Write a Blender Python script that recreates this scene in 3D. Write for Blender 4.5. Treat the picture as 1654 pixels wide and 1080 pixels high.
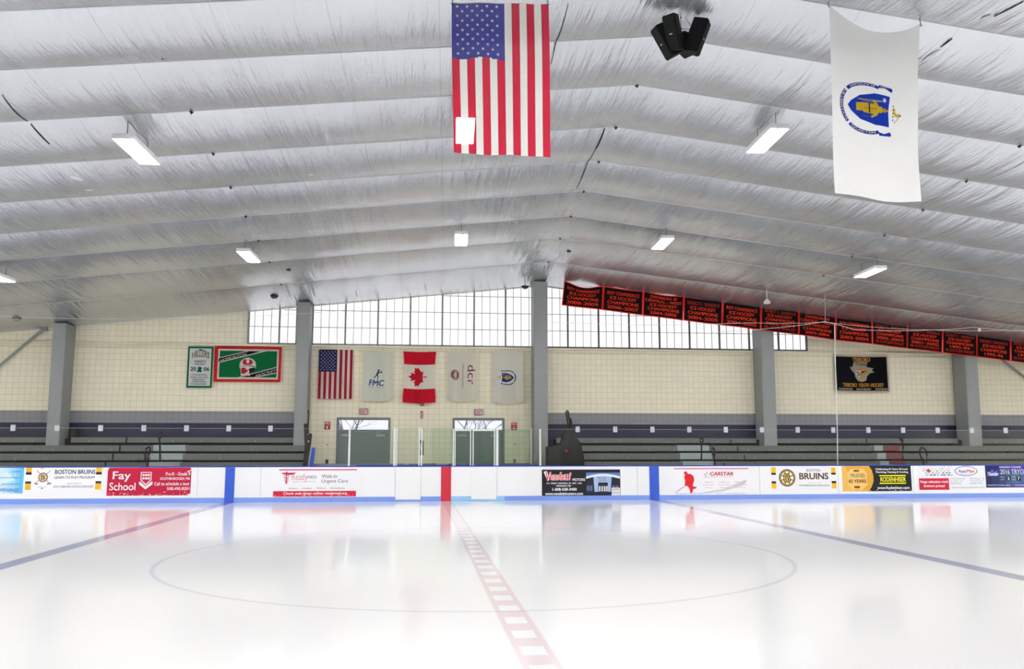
import bpy, bmesh, math, random
from mathutils import Vector, Matrix, noise
for o in list(bpy.data.objects): bpy.data.objects.remove(o)
random.seed(4)
PI = math.pi
S = bpy.context.scene
COL = S.collection

# ------------------------------------------------------------------ camera
F_PX, YAW, PITCH, CAM_H = 1375.3, math.radians(6.276), math.radians(7.682), 1.585
cam_d = bpy.data.cameras.new('camera'); cam = bpy.data.objects.new('camera', cam_d); COL.objects.link(cam)
cam_d.sensor_fit = 'HORIZONTAL'; cam_d.sensor_width = 36.0; cam_d.lens = 36.0 * F_PX / 1654
cam_d.clip_start = 0.05; cam_d.clip_end = 300
FW = Vector((math.sin(YAW)*math.cos(PITCH), math.cos(YAW)*math.cos(PITCH), math.sin(PITCH)))
RT = Vector((math.cos(YAW), -math.sin(YAW), 0)); UP = RT.cross(FW)
cam.matrix_world = Matrix(((RT.x, UP.x, -FW.x, 0), (RT.y, UP.y, -FW.y, 0), (RT.z, UP.z, -FW.z, CAM_H), (0, 0, 0, 1)))
S.camera = cam

# ------------------------------------------------------------------ world, exposure
w = bpy.data.worlds.new('overcast_daylight'); S.world = w; w.use_nodes = True
w.node_tree.nodes['Background'].inputs[0].default_value = (0.86, 0.88, 1.0, 1)
w.node_tree.nodes['Background'].inputs[1].default_value = 0.37
S.view_settings.view_transform = 'Standard'; S.view_settings.look = 'None'
S.view_settings.exposure = 1.68; S.view_settings.gamma = 1.0
S.view_settings.use_curve_mapping = False
TUBE_L = 104.0          # radiance of the fluorescent tubes
WINDOW_L = 0.31        # daylight through the translucent window panels

# ------------------------------------------------------------------ geometry of the place
BOARD_Y, WALL_Y = 26.85, 30.5
def ray(px, py): return FW + RT*((px-827)/F_PX) - UP*((py-540)/F_PX)
def at(px, py, Y):
    d = ray(px, py); return d*(Y/d.y) + Vector((0, 0, CAM_H))
def ridge_x(Y): return 4.4045 + .0421*(Y-30.5)
def roof_z(X, Y):
    r = ridge_x(Y); z = 7.864 - (.1089*(r-X) if X < r else .1137*(X-r))
    if Y > 27.8: z -= .33*((Y-27.8)/2.7)**.85
    return z

# ------------------------------------------------------------------ materials
def lin(c): return tuple((v/255/12.92 if v <= 10 else ((v/255+.055)/1.055)**2.4) for v in c)
MATS = {}
def new_mat(name):
    m = bpy.data.materials.new(name); m.use_nodes = True
    return m, m.node_tree, m.node_tree.nodes['Principled BSDF']
def mat(name, rgb, rough=.5, metal=0.0, nz=.06, scale=6.0, spec=.5):
    """plain colour broken up by a little procedural noise"""
    if name in MATS: return MATS[name]
    m, nt, b = new_mat(name); c = lin(rgb)
    t = nt.nodes.new('ShaderNodeTexNoise'); t.inputs['Scale'].default_value = scale; t.inputs['Detail'].default_value = 4
    g = nt.nodes.new('ShaderNodeTexCoord'); nt.links.new(g.outputs['Object'], t.inputs['Vector'])
    r = nt.nodes.new('ShaderNodeMix'); r.data_type = 'RGBA'
    r.inputs['A'].default_value = (*[v*(1-nz) for v in c], 1); r.inputs['B'].default_value = (*[min(1, v*(1+nz)) for v in c], 1)
    nt.links.new(t.outputs['Fac'], r.inputs['Factor']); nt.links.new(r.outputs['Result'], b.inputs['Base Color'])
    b.inputs['Roughness'].default_value = rough; b.inputs['Metallic'].default_value = metal
    b.inputs['Specular IOR Level'].default_value = spec
    MATS[name] = m; return m
def ink(rgb): return mat('ink_%d_%d_%d' % tuple(rgb), rgb, .55, 0, .03, 9, .25)
def cloth(rgb, thin=0.0, trans=.3):
    k = 'cloth_%d_%d_%d_%d' % (*rgb, int(thin*100))
    if k in MATS: return MATS[k]
    m = mat(k, rgb, .85, 0, .04, 25, .1); nt = m.node_tree; b = nt.nodes['Principled BSDF']; out = nt.nodes['Material Output']
    tl = nt.nodes.new('ShaderNodeBsdfTranslucent'); tl.inputs[0].default_value = (*lin(rgb), 1)
    mx = nt.nodes.new('ShaderNodeMixShader'); mx.inputs[0].default_value = trans
    nt.links.new(b.outputs[0], mx.inputs[1]); nt.links.new(tl.outputs[0], mx.inputs[2]); last = mx
    if thin:
        tp = nt.nodes.new('ShaderNodeBsdfTransparent'); m2 = nt.nodes.new('ShaderNodeMixShader'); m2.inputs[0].default_value = thin
        nt.links.new(mx.outputs[0], m2.inputs[1]); nt.links.new(tp.outputs[0], m2.inputs[2]); last = m2
    nt.links.new(last.outputs[0], out.inputs[0]); return m
def emit(name, rgb, L):
    if name in MATS: return MATS[name]
    m, nt, b = new_mat(name)
    b.inputs['Base Color'].default_value = (*[v*.8 for v in rgb], 1)
    b.inputs['Emission Color'].default_value = (*rgb, 1); b.inputs['Emission Strength'].default_value = L
    MATS[name] = m; return m
def glass(name, tint, refl=.05):
    m, nt, b = new_mat(name); nt.nodes.remove(b)
    t = nt.nodes.new('ShaderNodeBsdfTransparent'); t.inputs[0].default_value = (*tint, 1)
    g = nt.nodes.new('ShaderNodeBsdfGlossy'); g.inputs['Roughness'].default_value = .02
    fr = nt.nodes.new('ShaderNodeFresnel'); fr.inputs[0].default_value = 1.4
    mx = nt.nodes.new('ShaderNodeMixShader'); nt.links.new(fr.outputs[0], mx.inputs[0])
    nt.links.new(t.outputs[0], mx.inputs[1]); nt.links.new(g.outputs[0], mx.inputs[2])
    nt.links.new(mx.outputs[0], nt.nodes['Material Output'].inputs[0]); MATS[name] = m; return m
class N:
    """tiny helper for shader maths"""
    def __init__(s, nt): s.nt = nt
    def v(s, x, sock):
        if isinstance(x, (int, float)): sock.default_value = x
        else: s.nt.links.new(x, sock)
    def m(s, op, a, b=0.0, c=None):
        n = s.nt.nodes.new('ShaderNodeMath'); n.operation = op; s.v(a, n.inputs[0]); s.v(b, n.inputs[1])
        if c is not None: s.v(c, n.inputs[2])
        return n.outputs[0]
    def band(s, x, c, half, soft=.01):   # 1 inside |x-c|<half
        d = s.m('ABSOLUTE', s.m('SUBTRACT', x, c))
        n = s.nt.nodes.new('ShaderNodeMapRange'); s.v(d, n.inputs['Value'])
        n.inputs['From Min'].default_value = half-soft; n.inputs['From Max'].default_value = half+soft
        n.inputs['To Min'].default_value = 1; n.inputs['To Max'].default_value = 0
        return n.outputs[0]
    def mix(s, f, a, b):
        n = s.nt.nodes.new('ShaderNodeMix'); n.data_type = 'RGBA'; s.v(f, n.inputs['Factor'])
        for x, k in ((a, 'A'), (b, 'B')):
            if isinstance(x, tuple): n.inputs[k].default_value = (*x, 1)
            else: s.nt.links.new(x, n.inputs[k])
        return n.outputs['Result']
    def pos(s):
        g = s.nt.nodes.new('ShaderNodeNewGeometry'); x = s.nt.nodes.new('ShaderNodeSeparateXYZ'); s.nt.links.new(g.outputs['Position'], x.inputs[0])
        return g.outputs['Position'], x.outputs[0], x.outputs[1], x.outputs[2]
    def noise(s, vec, scale, detail=3, rough=.5, stretch=None):
        if stretch:
            mp = s.nt.nodes.new('ShaderNodeMapping'); mp.inputs['Scale'].default_value = stretch; s.nt.links.new(vec, mp.inputs[0]); vec = mp.outputs[0]
        t = s.nt.nodes.new('ShaderNodeTexNoise'); t.inputs['Scale'].default_value = scale; t.inputs['Detail'].default_value = detail
        t.inputs['Roughness'].default_value = rough; s.nt.links.new(vec, t.inputs['Vector']); return t.outputs['Fac']

# ------------------------------------------------------------------ object helpers
def tag(o, label=None, cat=None, group=None, kind=None):
    if label: o['label'] = label
    if cat: o['category'] = cat
    if group: o['group'] = group
    if kind: o['kind'] = kind
    return o
def empty(name, loc, label, cat, group=None, rz=0):
    o = bpy.data.objects.new(name, None); COL.objects.link(o); o.location = loc; o.rotation_euler[2] = rz; o.empty_display_size = .2
    return tag(o, label, cat, group)
def obj(name, bm, mats, parent=None, smooth=False, loc=None):
    me = bpy.data.meshes.new(name); bm.to_mesh(me); bm.free()
    for m in (mats if isinstance(mats, (list, tuple)) else [mats]): me.materials.append(m)
    if smooth:
        for p in me.polygons: p.use_smooth = True
    o = bpy.data.objects.new(name, me); COL.objects.link(o)
    if loc is not None:
        o.location = loc
        if parent is None: me.transform(Matrix.Translation(-Vector(loc)))
    if parent is not None:
        o.parent = parent
        bpy.context.view_layer.update()
        o.matrix_parent_inverse = parent.matrix_world.inverted()
    return o
def box(bm, x0, x1, y0, y1, z0, z1, mi=0, bev=0):
    b = bmesh.new(); vs = [b.verts.new((x, y, z)) for x in (x0, x1) for y in (y0, y1) for z in (z0, z1)]
    for f in ((0, 1, 3, 2), (4, 6, 7, 5), (0, 4, 5, 1), (2, 3, 7, 6), (0, 2, 6, 4), (1, 5, 7, 3)): b.faces.new([vs[i] for i in f])
    if bev: bmesh.ops.bevel(b, geom=b.edges[:], offset=bev, segments=2, affect='EDGES')
    for f in b.faces: f.material_index = mi
    me = bpy.data.meshes.new('t'); b.to_mesh(me); b.free(); bm.from_mesh(me); bpy.data.meshes.remove(me); return bm
def obox(bm, M, sx, sy, sz, mi=0, bev=0):
    b = bmesh.new(); box(b, -sx/2, sx/2, -sy/2, sy/2, -sz/2, sz/2, mi, bev); b.transform(M)
    me = bpy.data.meshes.new('t'); b.to_mesh(me); b.free(); bm.from_mesh(me); bpy.data.meshes.remove(me)
def tube(bm, pts, r, seg=8, cap=True, mi=0):
    pts = [Vector(p) for p in pts]; rings = []
    for i, p in enumerate(pts):
        d = (pts[min(i+1, len(pts)-1)] - pts[max(i-1, 0)]).normalized()
        a = d.cross(Vector((0, 0, 1)));
        if a.length < .05: a = d.cross(Vector((1, 0, 0)))
        a.normalize(); b = d.cross(a); rr = r[i] if isinstance(r, (list, tuple)) else r
        rings.append([bm.verts.new(p + (a*math.cos(t) + b*math.sin(t))*rr) for t in [2*PI*k/seg for k in range(seg)]])
    for i in range(len(rings)-1):
        for k in range(seg):
            f = bm.faces.new((rings[i][k], rings[i][(k+1) % seg], rings[i+1][(k+1) % seg], rings[i+1][k])); f.material_index = mi
    if cap:
        for q in (rings[0], rings[-1]):
            f = bm.faces.new(q); f.material_index = mi
    return bm
def lathe(bm, prof, c, seg=16, axis='Z', mi=0):
    """prof: (radius, height) pairs"""
    rings = []
    for r, h in prof:
        ring = []
        for k in range(seg):
            t = 2*PI*k/seg; p = Vector((r*math.cos(t), r*math.sin(t), h))
            if axis == 'Y': p = Vector((p.x, -h, p.y))
            ring.append(bm.verts.new(p + Vector(c)))
        rings.append(ring)
    for i in range(len(rings)-1):
        for k in range(seg):
            f = bm.faces.new((rings[i][k], rings[i][(k+1) % seg], rings[i+1][(k+1) % seg], rings[i+1][k])); f.material_index = mi
    bm.faces.new(rings[0]); bm.faces.new(rings[-1])
    return bm

# ------------------------------------------------------------------ printed surfaces (signs, flags, banners)
_FONT = {}
def glyphs(s, bold=0.0):
    k = (s, bold)
    if k not in _FONT:
        cu = bpy.data.curves.new('txt', 'FONT'); cu.body = s; cu.offset = bold; cu.resolution_u = 3
        o = bpy.data.objects.new('txt', cu); COL.objects.link(o); bpy.context.view_layer.update()
        me = bpy.data.meshes.new_from_object(o.evaluated_get(bpy.context.evaluated_depsgraph_get()))
        vs = [(v.co.x, v.co.y) for v in me.vertices]; fs = [tuple(p.vertices) for p in me.polygons]
        x0 = min(v[0] for v in vs); x1 = max(v[0] for v in vs); y0 = min(v[1] for v in vs); y1 = max(v[1] for v in vs)
        vs = [((x-x0)/(x1-x0), (y1-y)/(y1-y0)) for x, y in vs]
        bpy.data.objects.remove(o); bpy.data.curves.remove(cu); bpy.data.meshes.remove(me); _FONT[k] = (vs, fs, x1-x0, y1-y0)
    return _FONT[k]
class Print:
    """One printed sheet or cloth: pattern and lettering live in one mesh. Drawing units are the sheet's own, box (x0,y0)-(x1,y1), y down."""
    def __init__(s, corners, bbox, wave=None, thick=.006, grid=(1, 1), colour=None, base=(255, 255, 255), mk=ink, step=None, edge=None):
        s.c = [Vector(p) for p in corners]; s.b = bbox; s.wave = wave; s.thick = thick; s.grid = grid; s.colour = colour
        s.base = base; s.mk = mk; s.step = step; s.items = []; s.edge = edge
    def rect(s, x0, y0, x1, y1, c, L=1): s.poly([(x0, y0), (x1, y0), (x1, y1), (x0, y1)], c, L)
    def poly(s, pts, c, L=1): s.items.append((list(pts), [tuple(range(len(pts)))], c, L))
    def disc(s, cx, cy, r, c, L=1, ry=None, n=20, a0=0, a1=2*PI):
        ry = ry or r
        s.poly([(cx+r*math.cos(a0+(a1-a0)*k/n), cy+ry*math.sin(a0+(a1-a0)*k/n)) for k in range(n if a1-a0 > 6.2 else n+1)], c, L)
    def ring(s, cx, cy, r, t, c, L=1, ry=None, n=24, a0=0, a1=2*PI):
        ry = ry or r; k0 = 1-t/r
        A = [(math.cos(a0+(a1-a0)*k/n), math.sin(a0+(a1-a0)*k/n)) for k in range(n+1)]
        v = [(cx+r*a, cy+ry*b) for a, b in A] + [(cx+r*k0*a, cy+ry*k0*b) for a, b in A]
        s.items.append((v, [(k, k+1, n+2+k, n+1+k) for k in range(n)], c, L))
    def line(s, p, q, w, c, L=1):
        dx, dy = q[0]-p[0], q[1]-p[1]; l = math.hypot(dx, dy) or 1; nx, ny = -dy/l*w/2, dx/l*w/2
        s.poly([(p[0]+nx, p[1]+ny), (q[0]+nx, q[1]+ny), (q[0]-nx, q[1]-ny), (p[0]-nx, p[1]-ny)], c, L)
    def text(s, t, x0, y0, x1, y1, c, L=2, bold=0.0, slant=0.0, xf=None):
        vs, fs, gw, gh = glyphs(t, min(bold, 0))
        if xf is None: xf = lambda a, b: (x0+(x1-x0)*a + slant*(1-b)*(y1-y0), y0+(y1-y0)*b)
        if bold <= 0: s.items.append(([xf(a, b) for a, b in vs], fs, c, L)); return
        ea, eb = bold*.8/gw, bold*.45/gh      # heavier weight: the same letters struck four times, slightly apart
        for q_, (da, db) in enumerate(((-ea, -eb), (ea, -eb), (-ea, eb), (ea, eb))):
            s.items.append(([xf(ea+a*(1-2*ea)+da, eb+b*(1-2*eb)+db) for a, b in vs], fs, c, L+.22*q_))
    def P(s, x, y, off=0.0):
        u = (x-s.b[0])/(s.b[2]-s.b[0]); v = (y-s.b[1])/(s.b[3]-s.b[1])
        if s.edge: u, v = s.edge(u, v)
        a, b, c, d = s.c     # tl, tr, br, bl
        p = (a*(1-u)+b*u)*(1-v) + (d*(1-u)+c*u)*v
        if s.wave: p = p + s.wave(u, v)
        return p + Vector((0, -off, 0))
    def build(s, name, label=None, cat=None, group=None, parent=None):
        bm = bmesh.new(); mats = []; idx = {}
        def mi(c):
            c = tuple(c)
            if c not in idx: idx[c] = len(mats); mats.append(s.mk(c))
            return idx[c]
        nx, ny = s.grid; x0, y0, x1, y1 = s.b
        for side, off in ((0, 0.0), (1, -s.thick)):
            if side and not s.thick: continue
            g = [[bm.verts.new(s.P(x0+(x1-x0)*i/nx, y0+(y1-y0)*j/ny, off)) for i in range(nx+1)] for j in range(ny+1)]
            for j in range(ny):
                for i in range(nx):
                    q = [g[j][i], g[j+1][i], g[j+1][i+1], g[j][i+1]]
                    f = bm.faces.new(q if side == 0 else q[::-1])
                    f.material_index = mi(s.colour((i+.5)/nx, (j+.5)/ny) if s.colour else s.base); f.smooth = bool(s.wave)
            if side == 0: g0 = g
            else:
                loop = lambda G: [G[0][i] for i in range(nx+1)] + [G[j][nx] for j in range(1, ny+1)] + [G[ny][i] for i in range(nx-1, -1, -1)] + [G[j][0] for j in range(ny-1, 0, -1)]
                A, B = loop(g0), loop(g)
                for k in range(len(A)):
                    f = bm.faces.new((A[k], A[(k+1) % len(A)], B[(k+1) % len(A)], B[k])); f.material_index = mi(s.base)
        for vs, fs, c, L in s.items:
            b = bmesh.new(); V = [b.verts.new((x, y, 0)) for x, y in vs]
            for f in fs:
                try: b.faces.new([V[i] for i in f])
                except ValueError: pass
            bmesh.ops.triangulate(b, faces=[f for f in b.faces if len(f.verts) > 3])
            if s.step:
                for _ in range(5):
                    le = [e for e in b.edges if e.calc_length() > s.step]
                    if not le: break
                    bmesh.ops.subdivide_edges(b, edges=le, cuts=1); bmesh.ops.triangulate(b, faces=b.faces[:])
            k = mi(c); M = {}
            for v in b.verts: M[v] = bm.verts.new(s.P(v.co.x, v.co.y, .0012*L + .0006))
            for f in b.faces:
                q = [M[v] for v in f.verts]
                n = (q[1].co-q[0].co).cross(q[2].co-q[0].co)
                if n.y > 0: q = q[::-1]
                nf = bm.faces.new(q); nf.material_index = k
            b.free()
        o = obj(name, bm, mats, parent, loc=None if parent else (s.c[3]+s.c[2])/2)
        return tag(o, label, cat, group)
def flat(px0, py0, px1, py1, Y, **k):
    """a flat rectangular sheet standing in the vertical plane at depth Y"""
    a = at(px0, py0, Y); c = at(px1, py1, Y); b = at(px1, py0, Y); d = at(px0, py1, Y)
    zt = (a.z+b.z)/2; zb = (c.z+d.z)/2; xa = (a.x+d.x)/2; xb = (b.x+c.x)/2
    return Print([(xa, Y, zt), (xb, Y, zt), (xb, Y, zb), (xa, Y, zb)], (px0, py0, px1, py1), **k)

# ================================================================== ICE AND FLOOR
RED_X, CC_Y, BLUE_OFF = .9388, 13.232, 6.566
def ice_material():
    m, nt, b = new_mat('ice'); n = N(nt); P, X, Y, Z = n.pos()
    base = lin((243, 244, 245))
    c = n.mix(n.noise(P, .35, 4), tuple(v*.985 for v in base), base)
    c = n.mix(n.m('MULTIPLY', n.m('GREATER_THAN', n.noise(P, 5.0, 6, .7, (1, .5, 1)), .68), .12), c, lin((228, 232, 240)))
    # centre circle
    dx = n.m('SUBTRACT', X, RED_X); dy = n.m('SUBTRACT', Y, CC_Y)
    r = n.m('SQRT', n.m('ADD', n.m('MULTIPLY', dx, dx), n.m('MULTIPLY', dy, dy)))
    c = n.mix(n.m('MULTIPLY', n.band(r, 4.57, .03, .02), .36), c, lin((176, 178, 214)))
    # blue lines
    for s in (-1, 1):
        c = n.mix(n.m('MULTIPLY', n.band(X, RED_X+s*BLUE_OFF, .15, .02), .62), c, lin((112, 118, 170)))
    # dashed red line: solid edges, blocks between
    blk = n.m('LESS_THAN', n.m('MODULO', n.m('ADD', Y, .18), .61), .31)
    edge = n.m('GREATER_THAN', n.m('ABSOLUTE', dx), .098)
    msk = n.m('MAXIMUM', blk, edge)
    c = n.mix(n.m('MULTIPLY', n.m('MULTIPLY', n.band(X, RED_X, .152, .012), msk), .29), c, lin((206, 120, 134)))
    nt.links.new(c, b.inputs['Base Color'])
    b.inputs['Roughness'].default_value = .10; b.inputs['IOR'].default_value = 1.31; b.inputs['Specular IOR Level'].default_value = .38
    bp = nt.nodes.new('ShaderNodeBump'); bp.inputs['Strength'].default_value = .05; bp.inputs['Distance'].default_value = .01
    nt.links.new(n.noise(P, 1.2, 3, .5, (1.0, .3, 1)), bp.inputs['Height']); nt.links.new(bp.outputs[0], b.inputs['Normal'])
    return m
ICE = ice_material()
CONCRETE = mat('painted_concrete', (150, 152, 150), .7, 0, .12, 2)
bm = bmesh.new(); box(bm, -31, 37, -9, 31.5, -.30, -.08)
tag(obj('floor', bm, CONCRETE), 'grey concrete floor slab around the rink', 'floor', kind='structure')
bm = bmesh.new(); box(bm, -30, 36, -.4, 26.9, -.06, 0)
tag(obj('ice_sheet', bm, ICE), 'white ice sheet with a centre circle, dashed red line and two blue lines', 'ice')

# ================================================================== FAR WALL
def block_material(bands):
    m, nt, b = new_mat('glazed_block' + ('_banded' if bands else '')); n = N(nt); P, X, Y, Z = n.pos()
    cream = lin((250, 242, 216))
    c = n.mix(n.noise(P, 1.3, 4), tuple(v*.93 for v in cream), cream)
    if bands:
        out = n.m('MAXIMUM', n.m('LESS_THAN', X, -3.9), n.m('GREATER_THAN', X, 4.3))
        c = n.mix(n.m('MULTIPLY', n.m('LESS_THAN', Z, 2.895), out), c, lin((142, 142, 146)))
        c = n.mix(n.m('MULTIPLY', n.m('LESS_THAN', Z, 2.485), out), c, lin((20, 22, 62)))
    br = nt.nodes.new('ShaderNodeTexBrick'); br.offset = 0; br.squash = 1
    cb = nt.nodes.new('ShaderNodeCombineXYZ'); nt.links.new(n.m('ADD', X, 60.0), cb.inputs[0]); nt.links.new(n.m('ADD', Z, .02), cb.inputs[1])
    nt.links.new(cb.outputs[0], br.inputs['Vector'])
    for k, v in (('Scale', 1), ('Brick Width', .2032), ('Row Height', .2032), ('Mortar Size', .009), ('Mortar Smooth', .3)): br.inputs[k].default_value = v
    br.inputs['Color1'].default_value = (1, 1, 1, 1); br.inputs['Color2'].default_value = (.96, .96, .96, 1); br.inputs['Mortar'].default_value = (.76, .76, .76, 1)
    mx = nt.nodes.new('ShaderNodeMix'); mx.data_type = 'RGBA'; mx.blend_type = 'MULTIPLY'; mx.inputs['Factor'].default_value = 1
    nt.links.new(c, mx.inputs['A']); nt.links.new(br.outputs['Color'], mx.inputs['B']); nt.links.new(mx.outputs['Result'], b.inputs['Base Color'])
    b.inputs['Roughness'].default_value = .45
    return m
WALLM = block_material(True); WALLP = block_material(False)
# far wall with two door openings
D1 = (at(544, 674, WALL_Y).x, at(631, 674, WALL_Y).x); D2 = (at(731, 674, WALL_Y).x, at(815, 674, WALL_Y).x); DZ = 2.70
bm = bmesh.new()
def wslab(x0, x1, z0, z1):
    box(bm, x0, x1, WALL_Y, WALL_Y+.3, z0, z1)
wslab(-31, D1[0], -.1, DZ); wslab(D1[1], D2[0], -.1, DZ); wslab(D2[1], 37, -.1, DZ); 
for i in range(68): X_ = -31+i; box(bm, X_, X_+1, WALL_Y, WALL_Y+.3, DZ, max(roof_z(X_+.5, 30.6)+.5, DZ+1))
tag(obj('wall_far', bm, WALLM), 'cream glazed block wall with grey and navy bands behind the bleachers', 'wall', kind='structure')
for nm, b4, lb in (('wall_left', (-31, -30.6, -9, 30.5, -.1, 6.3), 'cream block end wall out past the left bleachers'), ('wall_right', (36.6, 37, -9, 30.5, -.1, 6.3), 'cream block end wall out past the right bleachers'), ('wall_near', (-31, 37, -9, -8.7, -.1, 9.5), 'cream block wall behind the camera')):
    bm = bmesh.new(); box(bm, *b4); tag(obj(nm, bm, WALLP), lb, 'wall', kind='structure')
# string course under the windows
CREAM = mat('cream_paint', (232, 226, 204), .5)
bm = bmesh.new(); box(bm, -30.6, 36.6, 30.40, 30.52, 5.17, 5.245, 0, .01); box(bm, -30.6, 36.6, 30.44, 30.52, 5.06, 5.09)
tag(obj('trim_1', bm, CREAM), 'cream ledge running under the high windows', 'trim', kind='structure')

# ================================================================== COLUMNS
GREY = mat('grey_column_paint', (150, 153, 152), .55, 0, .05, 3)
def column(xl, xr, zt, label):
    cx = (xl+xr)/2; z0 = -.08; w_ = xr-xl
    e = empty('steel_column', (cx, 30.05, z0), label, 'column', 'grey columns along the far wall')
    bm = bmesh.new()   # tapered box section: deeper at the top like a rigid frame leg
    yf0, yf1, yb = 29.72, 29.62, 30.44
    vs = [bm.verts.new(p) for p in ((xl, yf0, z0), (xr, yf0, z0), (xr, yb, z0), (xl, yb, z0), (xl, yf1, zt), (xr, yf1, zt), (xr, yb, zt), (xl, yb, zt))]
    for f in ((0, 1, 5, 4), (1, 2, 6, 5), (2, 3, 7, 6), (3, 0, 4, 7), (4, 5, 6, 7), (3, 2, 1, 0)): bm.faces.new([vs[i] for i in f])
    bmesh.ops.bevel(bm, geom=bm.edges[:], offset=.015, segments=2, affect='EDGES')
    obj('shaft', bm, GREY, e)
    bm = bmesh.new(); box(bm, xl-.06, xr+.06, yf0-.06, yb+.03, z0, z0+.04, 0, .005); obj('base_plate', bm, GREY, e)
for (a, b_), nm in zip(((82, 103.5), (477.5, 498), (862.5, 884.5), (1230, 1251), (1558, 1578.5)),
        ('grey column near the left edge of the photo', 'grey column between the green banner and the striped flag', 'tallest grey column under the roof ridge beside the last white flag',
         'grey column right of the long clerestory window', 'grey column right of the black and gold banner')):
    xl = at(a, 600, 29.7).x; xr = at(b_, 600, 29.7).x
    column(xl, xr, roof_z((xl+xr)/2, 30.2)-.02, nm)
for X in (-20.6, 29.0): column(X-.23, X+.23, roof_z(X, 30.2)-.02, 'grey column further %s along the wall' % ('left' if X < 0 else 'right'))

# ================================================================== CLERESTORY WINDOWS
PANE = emit('daylit_panel', (1.0, 1.0, 1.0), WINDOW_L)
def pane_material():
    m, nt, b = new_mat('daylit_translucent_panel'); n = N(nt); P, X, Y, Z = n.pos()
    c = n.mix(n.noise(P, .9, 3), (.93, .93, .95), (1, 1, 1))
    nt.links.new(c, b.inputs['Emission Color']); b.inputs['Emission Strength'].default_value = WINDOW_L
    b.inputs['Base Color'].default_value = (.3, .3, .3, 1); b.inputs['Roughness'].default_value = .4
    return m
PANE = pane_material()
MULL = mat('grey_mullion', (150, 150, 152), .5); MULLD = mat('dark_mullion', (100, 98, 100), .5); MUNT = mat('thin_muntin', (132, 130, 134), .5)
SILL_Z = 5.26
heavy = [at(x, 540, 30.42).x for x in (557.6, 609.5, 661.4, 713.4, 765.3, 816.6)]; PW = (heavy[-1]-heavy[0])/5; H0 = heavy[0]
def window(nm, x0, x1, lab, mm):
    bmF = bmesh.new(); bmP = bmesh.new()
    top = lambda X: roof_z(X, 30.45) - .03
    bmM = bmesh.new()
    k0 = math.ceil((x0-H0)/(PW/4)); k1 = math.floor((x1-H0)/(PW/4)); xs = [x0] + [H0+k*PW/4 for k in range(k0, k1+1)] + [x1]
    for a, b_ in zip(xs[:-1], xs[1:]):
        if b_-a < .02: continue
        q = [bmP.verts.new(p) for p in ((a, 30.46, SILL_Z), (b_, 30.46, SILL_Z), (b_, 30.46, top(b_)), (a, 30.46, top(a)))]; bmP.faces.new(q)
    for k in range(k0, k1+1):
        X = H0+k*PW/4; hv = k % 4 == 0; h = .03 if hv else .0085
        box(bmM if not hv else bmF, X-h, X+h, 30.40 if hv else 30.43, 30.47, SILL_Z, top(X))
    for z in (5.87, 6.48, 7.09):
        ok = [x for x in [x0+(x1-x0)*i/60 for i in range(61)] if top(x) > z+.03]
        if ok: box(bmM, min(ok), max(ok), 30.43, 30.47, z-.009, z+.009)
    box(bmF, x0, x1, 30.40, 30.48, SILL_Z-.02, SILL_Z+.035)
    for X in (x0, x1): box(bmF, X-.035, X+.035, 30.40, 30.48, SILL_Z, top(X))
    f = obj(nm, bmF, mm); tag(f, lab, 'window', kind='structure')
    obj('translucent_panel', bmP, PANE, f); obj('muntin', bmM, MUNT, f)
wx = lambda px: at(px, 540, 30.42).x
window('window_1', wx(401), wx(479), 'short translucent window left of the second column', MULL)
window('window_2', wx(503), wx(863), 'long translucent clerestory window above the row of flags', MULL)
window('window_3', wx(882), wx(1217), 'translucent clerestory window behind the red and black banners', MULLD)
window('window_4', wx(1246), wx(1302), 'short translucent window right of the fourth column', MULLD)

# ================================================================== CEILING
def foil_material():
    m, nt, b = new_mat('silver_foil_insulation'); n = N(nt); P, X, Y, Z = n.pos()
    big = n.noise(P, .25, 3); st = n.noise(P, 1.0, 5, .6, (2.6, .22, 1)); fine = n.noise(P, 1.0, 4, .6, (11, .9, 1)); cr = n.noise(P, 3.2, 5, .65)
    c = n.mix(big, lin((186, 189, 194)), lin((222, 224, 227)))
    # joints between the rolls, every 1.45 m, as fine dark lines
    j = n.m('ABSOLUTE', n.m('SUBTRACT', n.m('FRACT', n.m('DIVIDE', n.m('ADD', n.m('SUBTRACT', X, n.m('MULTIPLY', Y, .035)), 60.35), 1.45)), .5))
    jm = n.m('LESS_THAN', j, .006)
    c = n.mix(n.m('MULTIPLY', jm, .25), c, lin((120, 122, 128)))
    nt.links.new(c, b.inputs['Base Color'])
    b.inputs['Metallic'].default_value = .80
    rr = nt.nodes.new('ShaderNodeMapRange'); n.v(st, rr.inputs['Value']); rr.inputs['To Min'].default_value = .17; rr.inputs['To Max'].default_value = .32
    nt.links.new(rr.outputs[0], b.inputs['Roughness'])
    h = n.m('ADD', n.m('MULTIPLY', st, 1.0), n.m('ADD', n.m('MULTIPLY', fine, .14), n.m('MULTIPLY', cr, .045)))
    bp = nt.nodes.new('ShaderNodeBump'); bp.inputs['Strength'].default_value = .55; bp.inputs['Distance'].default_value = .16
    b.inputs['Anisotropic'].default_value = .7; tg = nt.nodes.new('ShaderNodeCombineXYZ'); tg.inputs[1].default_value = 1.0; nt.links.new(tg.outputs[0], b.inputs['Tangent'])
    nt.links.new(h, bp.inputs['Height']); nt.links.new(bp.outputs[0], b.inputs['Normal'])
    return m
FOIL = foil_material()
SEAMS = [-8.7, -6.7, -4.7, -2.7, -.5, 1.5, 3.4, 5.2, 6.95, 8.65, 10.45, 12.0, 13.77, 15.72, 17.73, 19.91, 22.18, 24.62, 27.82, 30.46]
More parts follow.
